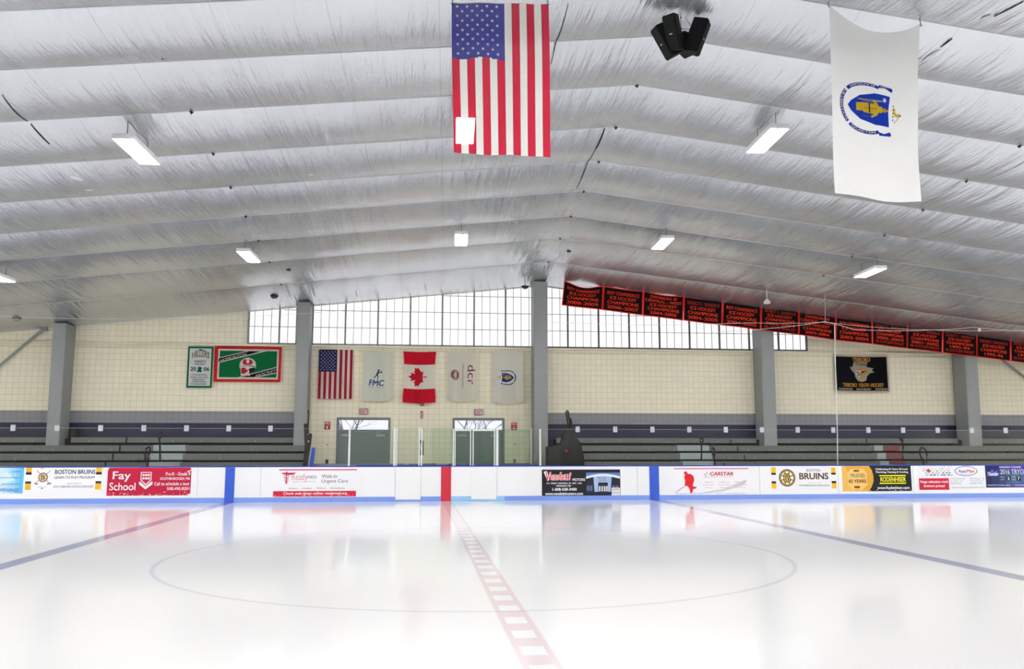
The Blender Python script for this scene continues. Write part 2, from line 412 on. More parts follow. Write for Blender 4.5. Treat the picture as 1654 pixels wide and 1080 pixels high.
def foil_z(X, Y):
    bi = max(i for i in range(len(SEAMS)-1) if SEAMS[i] <= Y+1e-6 or i == 0); a, b_ = SEAMS[bi], SEAMS[bi+1]; t = (Y-a)/(b_-a)
    z = roof_z(X, Y) if abs(X-ridge_x(Y)) > .12 else roof_z(ridge_x(Y)-.06, Y)
    amp = .10*(1+.4*noise.noise(Vector((X*.23, bi*7.3, 0)))) * (1 if bi < len(SEAMS)-2 else .3)
    sag = math.sin(PI*min(1, max(0, t)))**.8 if 0 < t < 1 else 0
    wr = noise.noise(Vector((X*1.7+Y*.35, Y*.16+bi*3.1, 2.2)))*.030 + noise.noise(Vector((X*5.1, Y*.45, bi)))*.011
    return z - amp*sag + wr*(.12+.88*sag)
def ceiling():
    rnd = random.Random(9)
    xs = []; x = -30.6
    while x < 36.6: xs.append(x); x += .17
    bm = bmesh.new(); prev = None
    for bi, (a, b_) in enumerate(zip(SEAMS[:-1], SEAMS[1:])):
        K = 12 if b_ > 9 else 6
        for k in range(K + (1 if bi == len(SEAMS)-2 else 0)):
            t = k/K; Y = a+(b_-a)*t; row = []
            for X in xs:
                row.append(bm.verts.new((X, Y, foil_z(X, Y))))
            if prev:
                for i in range(len(xs)-1): bm.faces.new((prev[i], row[i], row[i+1], prev[i+1]))
            prev = row
    o = obj('ceiling', bm, FOIL, smooth=True)
    # sharp crease at each seam
    me = o.data; nx = len(xs)
    for e in me.edges:
        y0 = me.vertices[e.vertices[0]].co.y; y1 = me.vertices[e.vertices[1]].co.y
        if abs(y0-y1) < 1e-5 and any(abs(y0-s_) < 1e-4 for s_ in SEAMS): e.use_edge_sharp = True
    return tag(o, 'silver foil insulation ceiling sagging between seams on both roof slopes', 'ceiling', kind='structure')
CEIL = ceiling()
# roof deck above, and the seam battens below the foil
bm = bmesh.new()
pts = [(-31, 0), (None, 0), (37, 0)]
rows = []
for Y in (-9, 27.8, 30.8):
    r = [bm.verts.new((X, Y, (roof_z(X, min(Y, 27.8)) + .45))) for X in (-31, ridge_x(Y), 37)]; rows.append(r)
for a, b_ in zip(rows[:-1], rows[1:]):
    for i in (0, 1): bm.faces.new((a[i], b_[i], b_[i+1], a[i+1]))
tag(obj('ceiling_deck', bm, mat('steel_deck', (120, 120, 120), .6)), 'steel roof deck above the foil insulation', 'roof', kind='structure')
BAT = mat('seam_batten_tape', (190, 192, 196), .6)  # even pale grey of the seam battens
for i, Y in enumerate(SEAMS[9:-1]):
    bm = bmesh.new()
    xs = [-30.6, ridge_x(Y), 36.6]
    for a, b_ in ((xs[0], xs[1]), (xs[1], xs[2])):
        pts = [(a+(b_-a)*k/14, Y, roof_z(min(max(a+(b_-a)*k/14, -30.6), 36.6), Y)-.004) for k in range(15)]
        tube(bm, pts, .005, 5)
    tag(obj('trim_%d' % (i+2), bm, BAT), 'thin grey batten along a ceiling seam', 'trim', kind='structure')
# torn joint near the ridge and lifted foil lips
BLACK = mat('black_gap', (22, 22, 24), .8); LIP = mat('foil_lip', (222, 224, 228), .35, .7)
def tear(pts, wd, lab, lip=False):
    bm = bmesh.new(); L_ = []; R_ = []
    for i, (X, Y) in enumerate(pts):
        t = i/(len(pts)-1); h = wd*(.25+.75*math.sin(PI*min(1, max(.03, t))))
        z = foil_z(X, Y) - .016
        L_.append((X-h, Y, z)); R_.append((X+h, Y, z+.01))
    for i in range(len(pts)-1):
        q = [L_[i], R_[i], R_[i+1], L_[i+1]]; vs = [bm.verts.new(p) for p in q]; up = [bm.verts.new((p[0], p[1], p[2]+.012)) for p in q]
        bm.faces.new(vs); bm.faces.new(up[::-1])
        for k in range(4): bm.faces.new((vs[k], up[k], up[(k+1) % 4], vs[(k+1) % 4]))
    return tag(obj('torn_joint' if not lip else 'lifted_foil_flap', bm, BLACK if not lip else LIP), lab, 'ceiling tear' if not lip else 'foil flap')
def ceil_pt(px, py):
    d = ray(px, py); lo, hi = 2.0, 30.4
    for _ in range(40):
        m_ = (lo+hi)/2; p = d*(m_/d.y)+Vector((0, 0, CAM_H))
        if p.z < foil_z(p.x, p.y): lo = m_
        else: hi = m_
    return (p.x, p.y)
def seg(a, b_, n=14):
    A, B = ceil_pt(*a), ceil_pt(*b_); return [(A[0]+(B[0]-A[0])*i/n, A[1]+(B[1]-A[1])*i/n) for i in range(n+1)]
tear(seg((977, 207), (961, 243)), .022, 'widest black open joint in the foil right of the striped ceiling flag')
tear(seg((961, 243), (931, 304)), .010, 'thin black open joint running on from the widest one toward the far wall')
tear(seg((918, 6), (890, 104)), .007, 'black open joint in the foil beside the right edge of the large striped flag')
tear(seg((1653, 2), (1606, 26)), .014, 'black open joint in the foil at the upper right corner')
tear(seg((1538, 62), (1519, 76)), .012, 'short black open joint right of the large white flag')
tear(seg((4, 153), (45, 195)), .008, 'dark open joint in the foil at the left edge of the photo')
tear(seg((50, 200), (80, 232)), .010, 'dark open joint below the one at the left edge of the photo')
for a, b_, lb in (((1490, 100), (1517, 80), 'pale lifted foil edge beside the large white flag'), ((1600, 24), (1585, 32), 'pale lifted foil edge in the upper right'), ((113, 284), (133, 291), 'crumpled foil flap on the left slope'),
              ((140, 306), (150, 307), 'small crumpled foil flap below the larger one on the left slope'), ((505, 281), (500, 283), 'small white foil patch left of the large striped flag')):
    tear(seg(a, b_, 4), .05, lb, True)
# clips and hooks along the ceiling lines
CLIP = mat('black_clip', (20, 20, 22), .5)
def clip_mesh():
    bm = bmesh.new(); box(bm, -.028, .028, -.03, .03, -.02, .0, 0, .006); box(bm, -.01, .01, -.01, .01, -.045, -.015, 0, .003)
    me = bpy.data.meshes.new('ceiling_clip'); bm.to_mesh(me); bm.free(); me.materials.append(CLIP); return me
CM = clip_mesh(); S_ = [s for s in SEAMS if 9 < s < 30]
lines = [('on the ridge', lambda Y: ridge_x(Y), [13.77, 15.72, 17.73, 19.91, 22.18, 24.62, 27.82]), ('on the left slope', lambda Y: -3.57-.052*(Y-10.4), [11.83, 13.77, 15.72, 17.73, 19.91, 22.18, 24.62, 27.82][0:8]),
         ('on the right slope', lambda Y: 10.79+.148*(Y-13.8), [13.77, 15.72, 17.73, 19.91, 22.18, 24.62])]
for nm, fx, ys in lines:
    for Y in ys:
        o = bpy.data.objects.new('ceiling_clip', CM); COL.objects.link(o); o.location = (fx(Y), Y, roof_z(fx(Y), Y)-.01)
        tag(o, 'small black clip on a foil seam, in the line %s' % nm, 'clip', 'black seam clips ' + nm)
# valance closing the foil against the wall
bm = bmesh.new(); xs = [-30.6+.5*i for i in range(135)]
a = [bm.verts.new((X, 30.40, roof_z(X, 30.4)-.02)) for X in xs]; b_ = [bm.verts.new((X, 30.40, roof_z(X, 30.4)+.3)) for X in xs]
for i in range(len(xs)-1): bm.faces.new((a[i], b_[i], b_[i+1], a[i+1]))
tag(obj('trim_20', bm, LIP), 'foil edge strip where the ceiling meets the far wall', 'trim', kind='structure')

# ================================================================== FLUORESCENT FIXTURES
TUBE = emit('fluorescent_tube', (.985, .968, .955), TUBE_L); HOUSE = mat('white_enamel', (225, 226, 226), .4); RODM = mat('wire_rod', (70, 70, 72), .5, .6)
def part_mesh(name, fn, m):
    bm = bmesh.new(); fn(bm); me = bpy.data.meshes.new(name); bm.to_mesh(me); bm.free(); me.materials.append(m); return me
def f_house(bm):
    box(bm, -.17, .17, -.62, .62, .0, .035, 0, .008)
    box(bm, -.05, .05, -.62, .62, -.03, .0, 0, .005)
    for s in (-1, 1): box(bm, -.17, .17, s*.62-.012, s*.62+.012, -.058, .0, 0, .004); box(bm, s*.165-.006, s*.165+.006, -.62, .62, -.058, .0, 0, .003)  # end plates, plus side lips added to keep tube light off the foil
M_H = part_mesh('housing', f_house, HOUSE)
M_T = [part_mesh('fluorescent_tube', lambda bm, s=s: tube(bm, [(s*.105, -.6, -.035), (s*.105, .6, -.035)], .021, 8), TUBE) for s in (-1, 1)]
M_R = part_mesh('hanger', lambda bm: [tube(bm, [(0, s*.45, .035), (0, s*.45, .30)], .006, 5) for s in (-1, 1)] + [tube(bm, [(0, -.45, .30), (0, .45, .30)], .004, 5)], RODM)
FY = [-1.4, 6.35, 14.2, 22.0]; FX = [-26.4, -21.1, -15.7, -10.45, -4.7, .74, 6.2, 12.1, 17.4, 22.7, 28.0, 33.3]
named = {(-4.7, 14.2): 'twin tube light on the left slope left of the large striped flag', (.74, 14.2): 'twin tube light glowing through the large striped flag', (6.2, 14.2): 'twin tube light below and right of the hanging loudspeakers',
         (12.1, 14.2): 'twin tube light cut by the right edge of the photo', (-10.45, 22.0): 'twin tube light cut by the left edge of the photo', (-4.7, 22.0): 'twin tube light on the left slope above the green and red banner',
         (.74, 22.0): 'twin tube light above the long window, nearest the ridge on its left', (6.2, 22.0): 'twin tube light just above the first red and black banners', (12.1, 22.0): 'twin tube light on the right slope above the middle of the red and black banners'}
ang = math.radians(2.4)
for Y in FY:
    for X in FX:
        xx = X + (.0421*(Y-14.2) if (X, Y) != (-10.45, 22.0) else 0)
        if xx > 36: continue
        z = roof_z(xx, Y)-.42
        e = empty('ceiling_light', (xx, Y, z), named.get((X, Y), 'twin tube ceiling light outside the view'), 'light', 'hanging twin tube lights', rz=-ang)
        for me in (M_H, M_T[0], M_T[1], M_R):
            o = bpy.data.objects.new(me.name.split('.')[0], me); COL.objects.link(o); o.parent = e

# ================================================================== RINK BOARDS
WHITE = mat('white_board_plastic', (243, 243, 245), .30, 0, .02, 2); BLUE = mat('blue_board_plastic', (52, 92, 205), .35); KICK = mat('kick_strip_blue', (126, 156, 230), .35)
KICKL = mat('kick_strip_light_blue', (150, 200, 240), .35); RED = mat('red_board_plastic', (200, 40, 58), .4); CAP = mat('cap_rail_blue', (40, 70, 190), .35); SEAMG = mat('seam_grey', (188, 190, 196), .6)
BX0, BX1, BH = -24.0, 33.0, 1.05
bd = empty('rink_boards', (RED_X, BOARD_Y, 0), 'long white rink boards with blue kick strip across the far side of the ice', 'rink boards')
bx = lambda px: at(px, 800, BOARD_Y).x
bm = bmesh.new(); box(bm, BX0, BX1, BOARD_Y, BOARD_Y+.09, 0, BH); obj('panel', bm, WHITE, bd)
bm = bmesh.new(); box(bm, BX0, BX1, BOARD_Y-.012, BOARD_Y, 0, .145, 0, .003); obj('kick_strip', bm, KICK, bd)
bm = bmesh.new(); box(bm, bx(728), bx(815), BOARD_Y-.014, BOARD_Y-.001, .002, .147, 0, .002); tag(obj('kick_strip', bm, KICKL, bd), 'paler blue piece of kick strip')
bm = bmesh.new(); box(bm, BX0, BX1, BOARD_Y-.015, BOARD_Y+.12, BH, BH+.03, 0, .008); obj('cap_rail', bm, CAP, bd)
for a, b_, m_, nm in ((362.5, 378, BLUE, 'blue_line_strip'), (712, 728.3, RED, 'red_line_strip'), (1049.5, 1065, BLUE, 'blue_line_strip')):
    bm = bmesh.new(); box(bm, bx(a), bx(b_), BOARD_Y-.016, BOARD_Y, 0, BH-.002, 0, .002); obj(nm, bm, m_, bd)
for a, b_ in ((638.5, 679.3), (761, 801.5)):
    bm = bmesh.new(); box(bm, bx(a), bx(b_), BOARD_Y-.022, BOARD_Y, .055, BH-.004, 0, .004); g_ = obj('gate', bm, WHITE, bd)
for px in (318, 420, 638, 680, 803, 1030, 1228, 1355, 1477):
    bm = bmesh.new(); box(bm, bx(px)-.005, bx(px)+.005, BOARD_Y-.004, BOARD_Y, .15, BH-.002); obj('panel_joint', bm, SEAMG, bd)

# ---- advertising sheets on the boards (drawn in the sheet's own units)
AY = BOARD_Y - .004
def ad(x0, y0, x1, y1, base, thick=.003, **k): return flat(x0, y0, x1, y1, AY, base=base, thick=thick, **k)
K_, W_, Rr, YE = (22, 22, 26), (244, 245, 248), (196, 30, 60), (240, 186, 40)
def spoked_b(p, cx, cy, r, ry=None, gold=(222, 178, 80)):
    ry = ry or r
    p.disc(cx, cy, r, K_, 1, ry, 28); p.disc(cx, cy, r*.90, gold, 2, ry*.90, 28); p.disc(cx, cy, r*.83, K_, 3, ry*.83, 28); p.disc(cx, cy, r*.76, (250, 246, 232), 4, ry*.76, 28)
    for k in range(8):
        a = PI/8+k*PI/4; c, s_ = math.cos(a), math.sin(a)
        p.line((cx+.22*r*c, cy+.22*ry*s_), (cx+.78*r*c, cy+.78*ry*s_), r*.15, K_, 5); p.line((cx+.22*r*c, cy+.22*ry*s_), (cx+.78*r*c, cy+.78*ry*s_), r*.06, gold, 6)
    p.text('B', cx-r*.44, cy-ry*.53, cx+r*.44, cy+ry*.53, K_, 7, .06); p.text('B', cx-r*.36, cy-ry*.45, cx+r*.36, cy+ry*.45, gold, 8, -.005)
# 1 light blue sheet at the left edge
def bl(u, v): return (60+int(110*abs(u-.55)**.7) if u > .6 else 190, 196 + int(20*(1-u)), 242) if u < .75 else (70, 176, 232)
p = ad(-40, 753.2, 38, 797, (150, 215, 243), grid=(12, 4), colour=lambda u, v: tuple(int(a*(1-u**3)+b*u**3) for a, b in zip((232, 244, 252), (84, 184, 236))))
p.poly([(-40, 797), (-40, 778), (10, 762), (24, 775), (2, 782), (-12, 797)], (216, 236, 250)); 
for t, x, y in (('CAMPS', 16, 760), ('@HNIVICEARENA', -4, 770), ('@FMCICESPORTS', 2, 780.5)): p.text(t, x, y, 32, y+3.2, (70, 130, 190), 3, .01, .3)
p.text('HAPPENINGS!', -8, 788.6, 30.5, 794, (60, 110, 175), 3, .01, .25)
p.build('advertising_sheet', 'pale blue advertising sheet at the left edge of the rink boards', 'sign', 'advertising sheets on the rink boards')
# 2 learn to play
p = ad(41, 753.6, 164.5, 791.5, W_)
for x in (41.2, 154.6):
    p.rect(x, 754, x+9.3, 762.3, YE); p.rect(x, 762.3, x+9.3, 766.2, (40, 30, 60)); p.rect(x, 777, x+9.3, 780.5, (40, 30, 60)); p.rect(x, 780.5, x+9.3, 790.5, YE)
p.line((59, 759.5), (80.5, 780.5), 1.2, (190, 140, 90)); p.line((80.5, 759.5), (57.5, 780.5), 1.2, (190, 140, 90))
p.line((56, 780.2), (61.5, 781.5), 1.5, K_); p.line((76, 781.5), (83, 780.2), 1.5, K_)
spoked_b(p, 69.2, 770.5, 7.7); p.text('Jr.', 64, 755, 74, 758, (190, 60, 60), 2); p.text('SINCE 24', 63, 785, 75, 786.8, (150, 150, 155), 2); p.disc(68.6, 788.4, 1.1, (150, 40, 60))
p.text('BOSTON BRUINS', 87.8, 758.2, 153.5, 765.4, (60, 62, 78), 2, .025); p.text('LEARN TO PLAY PROGRAM', 87.8, 768.6, 153, 772.8, (96, 98, 112), 2, .02)
p.text('LEARN MORE AT', 108, 779.2, 132, 782, (170, 172, 184), 2); p.text('BOSTONBRUINS.COM/YOUTHHOCKEY', 87.5, 784, 152, 787.4, (130, 132, 146), 2, .01)
p.build('advertising_sheet', 'white sheet with yellow and black corner bars, round crest and a small grey programme title', 'sign', 'advertising sheets on the rink boards')
# 3 red school sheet
p = ad(173.2, 755, 308.3, 800, (188, 26, 62))
def arcx(x0, y0, x1, y1): return None
p.text('Fay', 181.5, 761, 210.5, 777.5, W_, 2, .015); p.text('School', 177, 779, 219, 791.5, W_, 2, .012)
p.poly([(226.5, 762), (244, 762), (244, 775), (235.2, 783.5), (226.5, 775)], W_, 2); p.poly([(227.8, 763.2), (242.7, 763.2), (242.7, 774.4), (235.2, 781.6), (227.8, 774.4)], (188, 26, 62), 3)
for r_ in range(2):
    for c_ in range(3): p.rect(229.3+c_*4.3, 765.3+r_*5.3, 232.6+c_*4.3, 768.6+r_*5.3, W_, 4)
for d_ in (0, 2.6):
    p.poly([(223.5, 778.4+d_), (226, 777.4+d_), (235.2, 785.2+d_), (244.5, 777.4+d_), (247, 778.4+d_), (235.2, 787.4+d_)], W_, 2)
for t, x, y, h_ in (('Pre-K - Grade 9', 267, 762.3, 5.6), ('SOUTHBOROUGH, MA', 258, 770.6, 5), ('Call to schedule a tour', 249, 778.3, 5.4), ('508.490.8201', 270, 786.6, 4.8)): p.text(t, x, y, 306.5, y+h_, W_, 2, .012)
rg = random.Random(3)
for k in range(46):
    x = 174+rg.random()*132; y = 799.6-rg.random()**2*(5 if x < 220 else 6); ww = .4+rg.random()*(3.4 if rg.random() < .3 else 1)
    p.poly([(x, y), (x+ww*.4, y-.5-rg.random()*.6), (x+ww, y-.1), (x+ww*.6, y+.6)], W_, 2)
p.poly([(308.3, 755), (308.3, 757.5), (306.3, 755)], W_, 2); p.poly([(308.3, 800), (304, 800), (308.3, 796)], W_, 2); p.poly([(301, 761.4), (308.3, 758.4), (308.3, 759.6), (303, 762.4)], W_, 3); p.poly([(173.2, 755), (175.5, 755), (173.2, 758.5)], W_, 2)
p.build('advertising_sheet', 'deep red sheet with white lettering, shield and a scuffed bottom edge', 'sign', 'advertising sheets on the rink boards')
# 4 urgent care
p = ad(441.6, 756.8, 576.2, 802, (243, 243, 248))
p.rect(450, 757.5, 576.2, 759.2, (206, 30, 70)); p.rect(441.8, 792.6, 575.4, 801.6, (206, 34, 62))
p.poly([(453.5, 763), (478, 763), (474, 765.6), (466, 766.8), (457, 765.6)], (196, 50, 80), 2); p.line((462.2, 763), (462.2, 781.6), 1.2, (196, 50, 80), 2); p.disc(462.2, 762.3, 1.2, (196, 50, 80), 3)
for s_ in (-1, 1):
    p.ring(462.2+s_*1.6, 769.5, 2.5, .9, (196, 50, 80), 3); p.ring(462.2-s_*1.2, 774.6, 2.1, .8, (196, 50, 80), 3); p.ring(462.2+s_*.8, 778.6, 1.5, .7, (196, 50, 80), 3)
p.text('Ready', 471, 764.4, 496, 778.2, (206, 84, 104), 2, -.012); p.text('MED', 496.8, 768, 511, 772.6, (84, 84, 92), 2, .0)
p.line((471, 777.6), (510, 777.6), .5, (200, 150, 160), 2)
p.text('Walk-In', 519, 766, 544, 771.8, (76, 76, 84), 2); p.text('Urgent Care', 519, 773.8, 562, 781, (76, 76, 84), 2)
p.text('Auburn  •  Hudson  •  Milford  •  Shrewsbury'.replace('•', '-'), 466, 786.6, 557, 790.6, (120, 120, 128), 2); p.text('Check wait times online: readymed.org', 458, 794.2, 561, 799.6, W_, 2, .02)
for k in range(26):
    x = 443+rg.random()*130; y = 801.4-rg.random()*2.4; ww = .5+rg.random()*2; p.poly([(x, y), (x+ww*.4, y-.6), (x+ww, y), (x+ww*.5, y+.3)], W_, 2)
p.build('advertising_sheet', 'white sheet with thin grey lettering and a red strip along its bottom', 'sign', 'advertising sheets on the rink boards')
# 5 motors
p = ad(875.2, 758, 1002, 801, (34, 34, 40))
p.rect(946.5, 763, 1001.2, 769.5, (88, 128, 204)); p.rect(946.5, 769.5, 1001.2, 796, (40, 44, 60)); 
p.poly([(946.5, 769)]+[(946.5+54.7*k/10, 769-4*math.sin(PI*k/10)) for k in range(11)]+[(1001.2, 773)]+[(1001.2-54.7*k/10, 773-4.5*math.sin(PI*k/10)) for k in range(11)], (236, 238, 246), 3)
p.poly([(958, 768), (988, 768), (986, 794), (960, 794)], (170, 190, 226), 2); p.rect(966, 779, 981.5, 794, (38, 42, 62), 3)
for x in (967, 971, 975, 978.6): p.rect(x, 785, x+2.4, 793.5, (216, 220, 226), 4)
p.text('Buick', 966, 770.4, 979.5, 773, (100, 106, 120), 4); p.text('GMC', 966, 774.4, 979.5, 777, (100, 106, 120), 4)
for x in (947.5, 952.5, 989, 994.5): p.rect(x, 784, x+4, 792.5, (96, 110, 140), 3)
p.rect(987.5, 787.5, 1001.2, 800, (232, 232, 236), 4); p.text('GMC', 988.6, 788.6, 1000, 791.6, (190, 60, 60), 5, .02); p.text('BUICK', 989, 794, 1000, 797, (150, 150, 156), 5)
p.text('Vendetti', 880, 761.8, 921.5, 775.8, (250, 240, 240), 2, .075, .12); p.text('Vendetti', 880, 761.8, 921.5, 775.8, (206, 40, 60), 3, .01, .12)
p.poly([(878, 761.5), (883, 760.2), (887, 774), (884.6, 776.6)], (250, 240, 240), 2)
p.text('MOTORS', 924.5, 772.2, 944.8, 776.4, W_, 3, .02)
for t, x0, x1, y, h_ in (('411 WEST CENTRAL ST. (RT. 140)', 882.5, 939, 779, 2.8), ('FRANKLIN, MA', 898.5, 922, 783, 2.8), ('1-508-528-3450', 892, 931, 787.6, 4.4), ('www.vendettimotors.com', 880.5, 941, 794.4, 4.6)): p.text(t, x0, y, x1, y+h_, W_, 3, .035)
p.build('advertising_sheet', 'black sheet with white outlined red script and a picture of a car dealership', 'sign', 'advertising sheets on the rink boards')
# 6 body shop
p = ad(1088.5, 755.8, 1209.5, 799.5, (244, 244, 248))
p.rect(1089, 755.9, 1209.5, 757.2, (206, 70, 110)); RD = (220, 36, 44)
p.poly([(1105, 762.5), (1108, 761), (1110.5, 763), (1111, 764.8), (1116, 765), (1120, 768.5), (1121.2, 775), (1118.5, 783), (1120.5, 786), (1124.5, 785.6), (1124, 788.4), (1119.5, 789.2), (1117.4, 795.5), (1114, 795.8), (1113.6, 790), (1110.6, 785), (1109, 781), (1107.6, 784), (1105.6, 784.6), (1106.4, 776), (1105, 770), (1106.6, 766.6)], RD, 2)
p.disc(1107.3, 763.2, 2.4, RD, 3); p.line((1106.5, 784), (1091, 794.8), .8, (150, 60, 60), 3)
p.poly([(1090, 796), (1130, 795.2), (1165, 790), (1195, 779), (1203, 774.5), (1207, 776.8), (1200, 783.5), (1168, 793.4), (1132, 798), (1090, 798)], (214, 216, 220), 1)
st = lambda cx, cy, r, k_=.42, a0=-PI/2, n=5: [(cx+(r if i % 2 == 0 else r*k_)*math.cos(a0+PI*i/n), cy+(r if i % 2 == 0 else r*k_)*math.sin(a0+PI*i/n)) for i in range(2*n)]
p.poly(st(1142, 766.8, 6.2), (170, 172, 178), 2); p.poly(st(1142.8, 767, 4.9), (244, 244, 248), 3)
p.text('CARSTAR', 1146.5, 761.8, 1184.5, 767.8, (206, 40, 70), 4, .035, .18); p.text('Collision Care • Auto Repair Experts'.replace('•', '-'), 1146, 769.4, 1184, 771, (196, 120, 130), 4)
for x, w2 in ((1135, 18), (1159, 20), (1184, 23)):
    for k_, t in enumerate(('Milford', 'Auto Body CARSTAR', 'Medway')): p.text(t, x+(3 if k_ != 1 else 0), 777.6+4.4*k_, x+w2-(3 if k_ != 1 else 0), 779.4+4.4*k_, (208, 130, 140), 4)
p.text('AREA LOCALLY OWNED AND OPERATED  CARSTAR', 1156, 796, 1203, 797.8, (150, 150, 156), 4)
p.build('advertising_sheet', 'white sheet with a red hockey player silhouette and red slanted lettering', 'sign', 'advertising sheets on the rink boards')
# 7 hockey club
p = ad(1245.8, 753, 1350.5, 790.5, (240, 240, 245))
for x in (1246, 1342.8):
    p.rect(x, 754.6, x+7.4, 763.3, YE); p.rect(x, 763.3, x+7.4, 766.5, K_); p.rect(x, 776.8, x+7.4, 780.2, K_); p.rect(x, 780.2, x+7.4, 788.5, YE)
spoked_b(p, 1271.2, 771.4, 13.2, 14); p.text('BOSTON', 1303, 757.2, 1325, 761.4, (70, 66, 64), 2, .0); p.text('BRUINS', 1290.8, 763.4, 1338, 774, (62, 46, 34), 2, .035); p.text('BRUINS', 1291.6, 764.2, 1337.2, 773.2, (120, 92, 52), 3, -.015)
p.text('JOIN US FOR', 1304, 779, 1326, 780.6, (170, 170, 176), 2); p.text('BOSTONBRUINS.COM / SEASON TICKETS', 1290.5, 782.6, 1339, 784.8, (110, 110, 116), 2, .01)
p.build('advertising_sheet', 'white sheet with yellow and black corner bars and a large round spoked crest', 'sign', 'advertising sheets on the rink boards')
# 8 plumbing
p = ad(1360.5, 752, 1472, 793, (30, 32, 34)); GO = (226, 168, 66)
p.poly([(1360.5, 752), (1404, 752), (1408.5, 759), (1410.5, 768), (1410.5, 777), (1407, 786), (1402, 793), (1360.5, 793)], GO, 1)
p.poly([(1360.5, 752), (1366, 752), (1381, 793), (1360.5, 793)], (236, 186, 90), 2)
p.poly([(1374, 757), (1395, 757), (1400, 764), (1400, 783), (1392, 790), (1375, 790), (1369, 783), (1369, 764)], (240, 200, 116), 3)
p.rect(1379, 758.4, 1388, 761.4, (110, 84, 30), 4); p.rect(1379, 784.5, 1388, 788, (110, 84, 30), 4)
p.rect(1370, 763.6, 1398.5, 771.6, (232, 196, 130), 4); p.text('TRUSTED', 1373, 765, 1396.4, 770.4, (92, 86, 60), 5, .015); p.text('65 YEARS', 1370.5, 773.8, 1398.4, 779.4, (110, 62, 20), 5, .03)
for t, x0, x1, y in (('Celebrating 65 Years Of Local', 1414.5, 1466.5, 755.8), ('Plumbing, Heating & Cooling', 1415, 1467, 760.6)): p.text(t, x0, y, x1, y+3.8, W_, 3, .03)
p.rect(1420, 767, 1463, 769, (238, 230, 40), 3); p.rect(1420, 779.3, 1463, 781.2, (238, 230, 40), 3); p.text('RODENHISER', 1421.5, 770.2, 1463, 777.8, (238, 230, 40), 3, .035)
p.text('www.Rodenhiser.com', 1416, 785.2, 1468, 789.6, W_, 3, .03)
for k in range(26):
    x = 1362+rg.random()*108; y = 792.6-rg.random()*2.4; ww = .5+rg.random()*2; p.poly([(x, y), (x+ww*.4, y-.6), (x+ww, y), (x+ww*.5, y+.3)], W_, 4)
p.build('advertising_sheet', 'half gold, half black sheet with a yellow name between two yellow bars', 'sign', 'advertising sheets on the rink boards')
# 9 used cars
p = ad(1483, 751.6, 1592, 791.5, (238, 239, 243))
for r_ in range(5):
    for c_ in range(10):
        x = 1485+c_*5.6+r_*2.4+rg.random()*2; y = 753.2+r_*3.3
        if x > 1536: continue
        col = [(120, 124, 134), (60, 62, 92), (170, 172, 180), (90, 92, 100)][rg.randrange(4)]; s_ = .6+.16*r_
        p.poly([(x, y), (x+3.2*s_, y-.6*s_), (x+4.2*s_, y+.4*s_), (x+1.2*s_, y+1.3*s_)], col, 2)
p.poly([(1496, 758.6), (1500, 757.2), (1504, 759.6), (1503.4, 762), (1499.6, 762)], (206, 40, 56), 3)
p.disc(1560.8, 760.5, 18.4, (70, 90, 160), 2, 8, 32); p.disc(1560.8, 760.5, 17.2, (240, 240, 246), 3, 7, 32); p.text('Auto', 1548.5, 758, 1561, 763, (50, 70, 160), 4, .03); p.text('Max', 1561.6, 758, 1575, 763, (210, 50, 66), 4, .03)
p.text('PREOWNED', 1552, 764.4, 1570, 765.8, (150, 150, 170), 4)
p.rect(1484, 772, 1532, 790.6, (204, 34, 62), 2); p.text('Huge selection rock', 1486, 775.6, 1530.5, 780.6, W_, 3, .03); p.text('bottom prices!', 1491.5, 782.2, 1525, 787.2, W_, 3, .03)
for k_, (t, u_) in enumerate((('1199 Worcester Rd', '840 Road . St'), ('Framingham, MA', 'Marlborough, MA'), ('508-652-6332', '508-481-9964'))):
    p.text(t, 1534, 771.6+3.8*k_, 1558 - 3*k_, 773.8+3.8*k_, (130, 134, 150), 3); p.text(u_, 1566, 771.6+3.8*k_, 1590-2*k_, 773.8+3.8*k_, (130, 134, 150), 3)
p.text('automaxpreowned.com', 1536, 785.6, 1590, 788.8, (140, 140, 146), 3)
p.build('advertising_sheet', 'white sheet with a blue oval, rows of tiny cars and a red price box', 'sign', 'advertising sheets on the rink boards')
# 10 tryouts
p = ad(1591.8, 750, 1700, 787, (36, 30, 78), grid=(10, 5), colour=lambda u, v: (30+int(50*math.exp(-((u-.45)/.25)**2)), 34+int(84*math.exp(-((u-.45)/.25)**2-((v-.6)/.4)**2)), 78+int(70*math.exp(-((u-.5)/.3)**2))))
p.text('MARLBORO THUNDER', 1615, 752.6, 1650, 755.6, (220, 224, 236), 3, .02); p.text('2016 TRYOUTS', 1615.5, 757.5, 1668, 765.4, (206, 210, 226), 3, .01)
p.poly([(1598, 763), (1603, 757), (1607, 762), (1612, 758), (1610, 766), (1600, 768)], (70, 90, 190), 3); p.text('Thunder', 1594, 762, 1612.5, 768, (226, 228, 240), 4, .04, .2)
for x, t in ((1625, '2'), (1641.5, '7')): p.rect(x, 768.4, x+6.6, 776.2, (16, 16, 30), 3); p.text(t, x+1.6, 769.8, x+5, 774.8, (230, 230, 240), 4, .03)
for x in (1616, 1634): p.text('MAY', x, 769, x+6, 771, (190, 196, 216), 3); p.text('SAT', x, 773, x+6, 775, (190, 196, 216), 3)
p.text('WWW.TCYHA.ORG  *  THUNDER HOCKEY SEASON', 1594, 781.8, 1690, 784.4, (216, 220, 236), 3, .01)
p.build('advertising_sheet', 'dark navy sheet with silver lettering at the right edge of the rink boards', 'sign', 'advertising sheets on the rink boards')

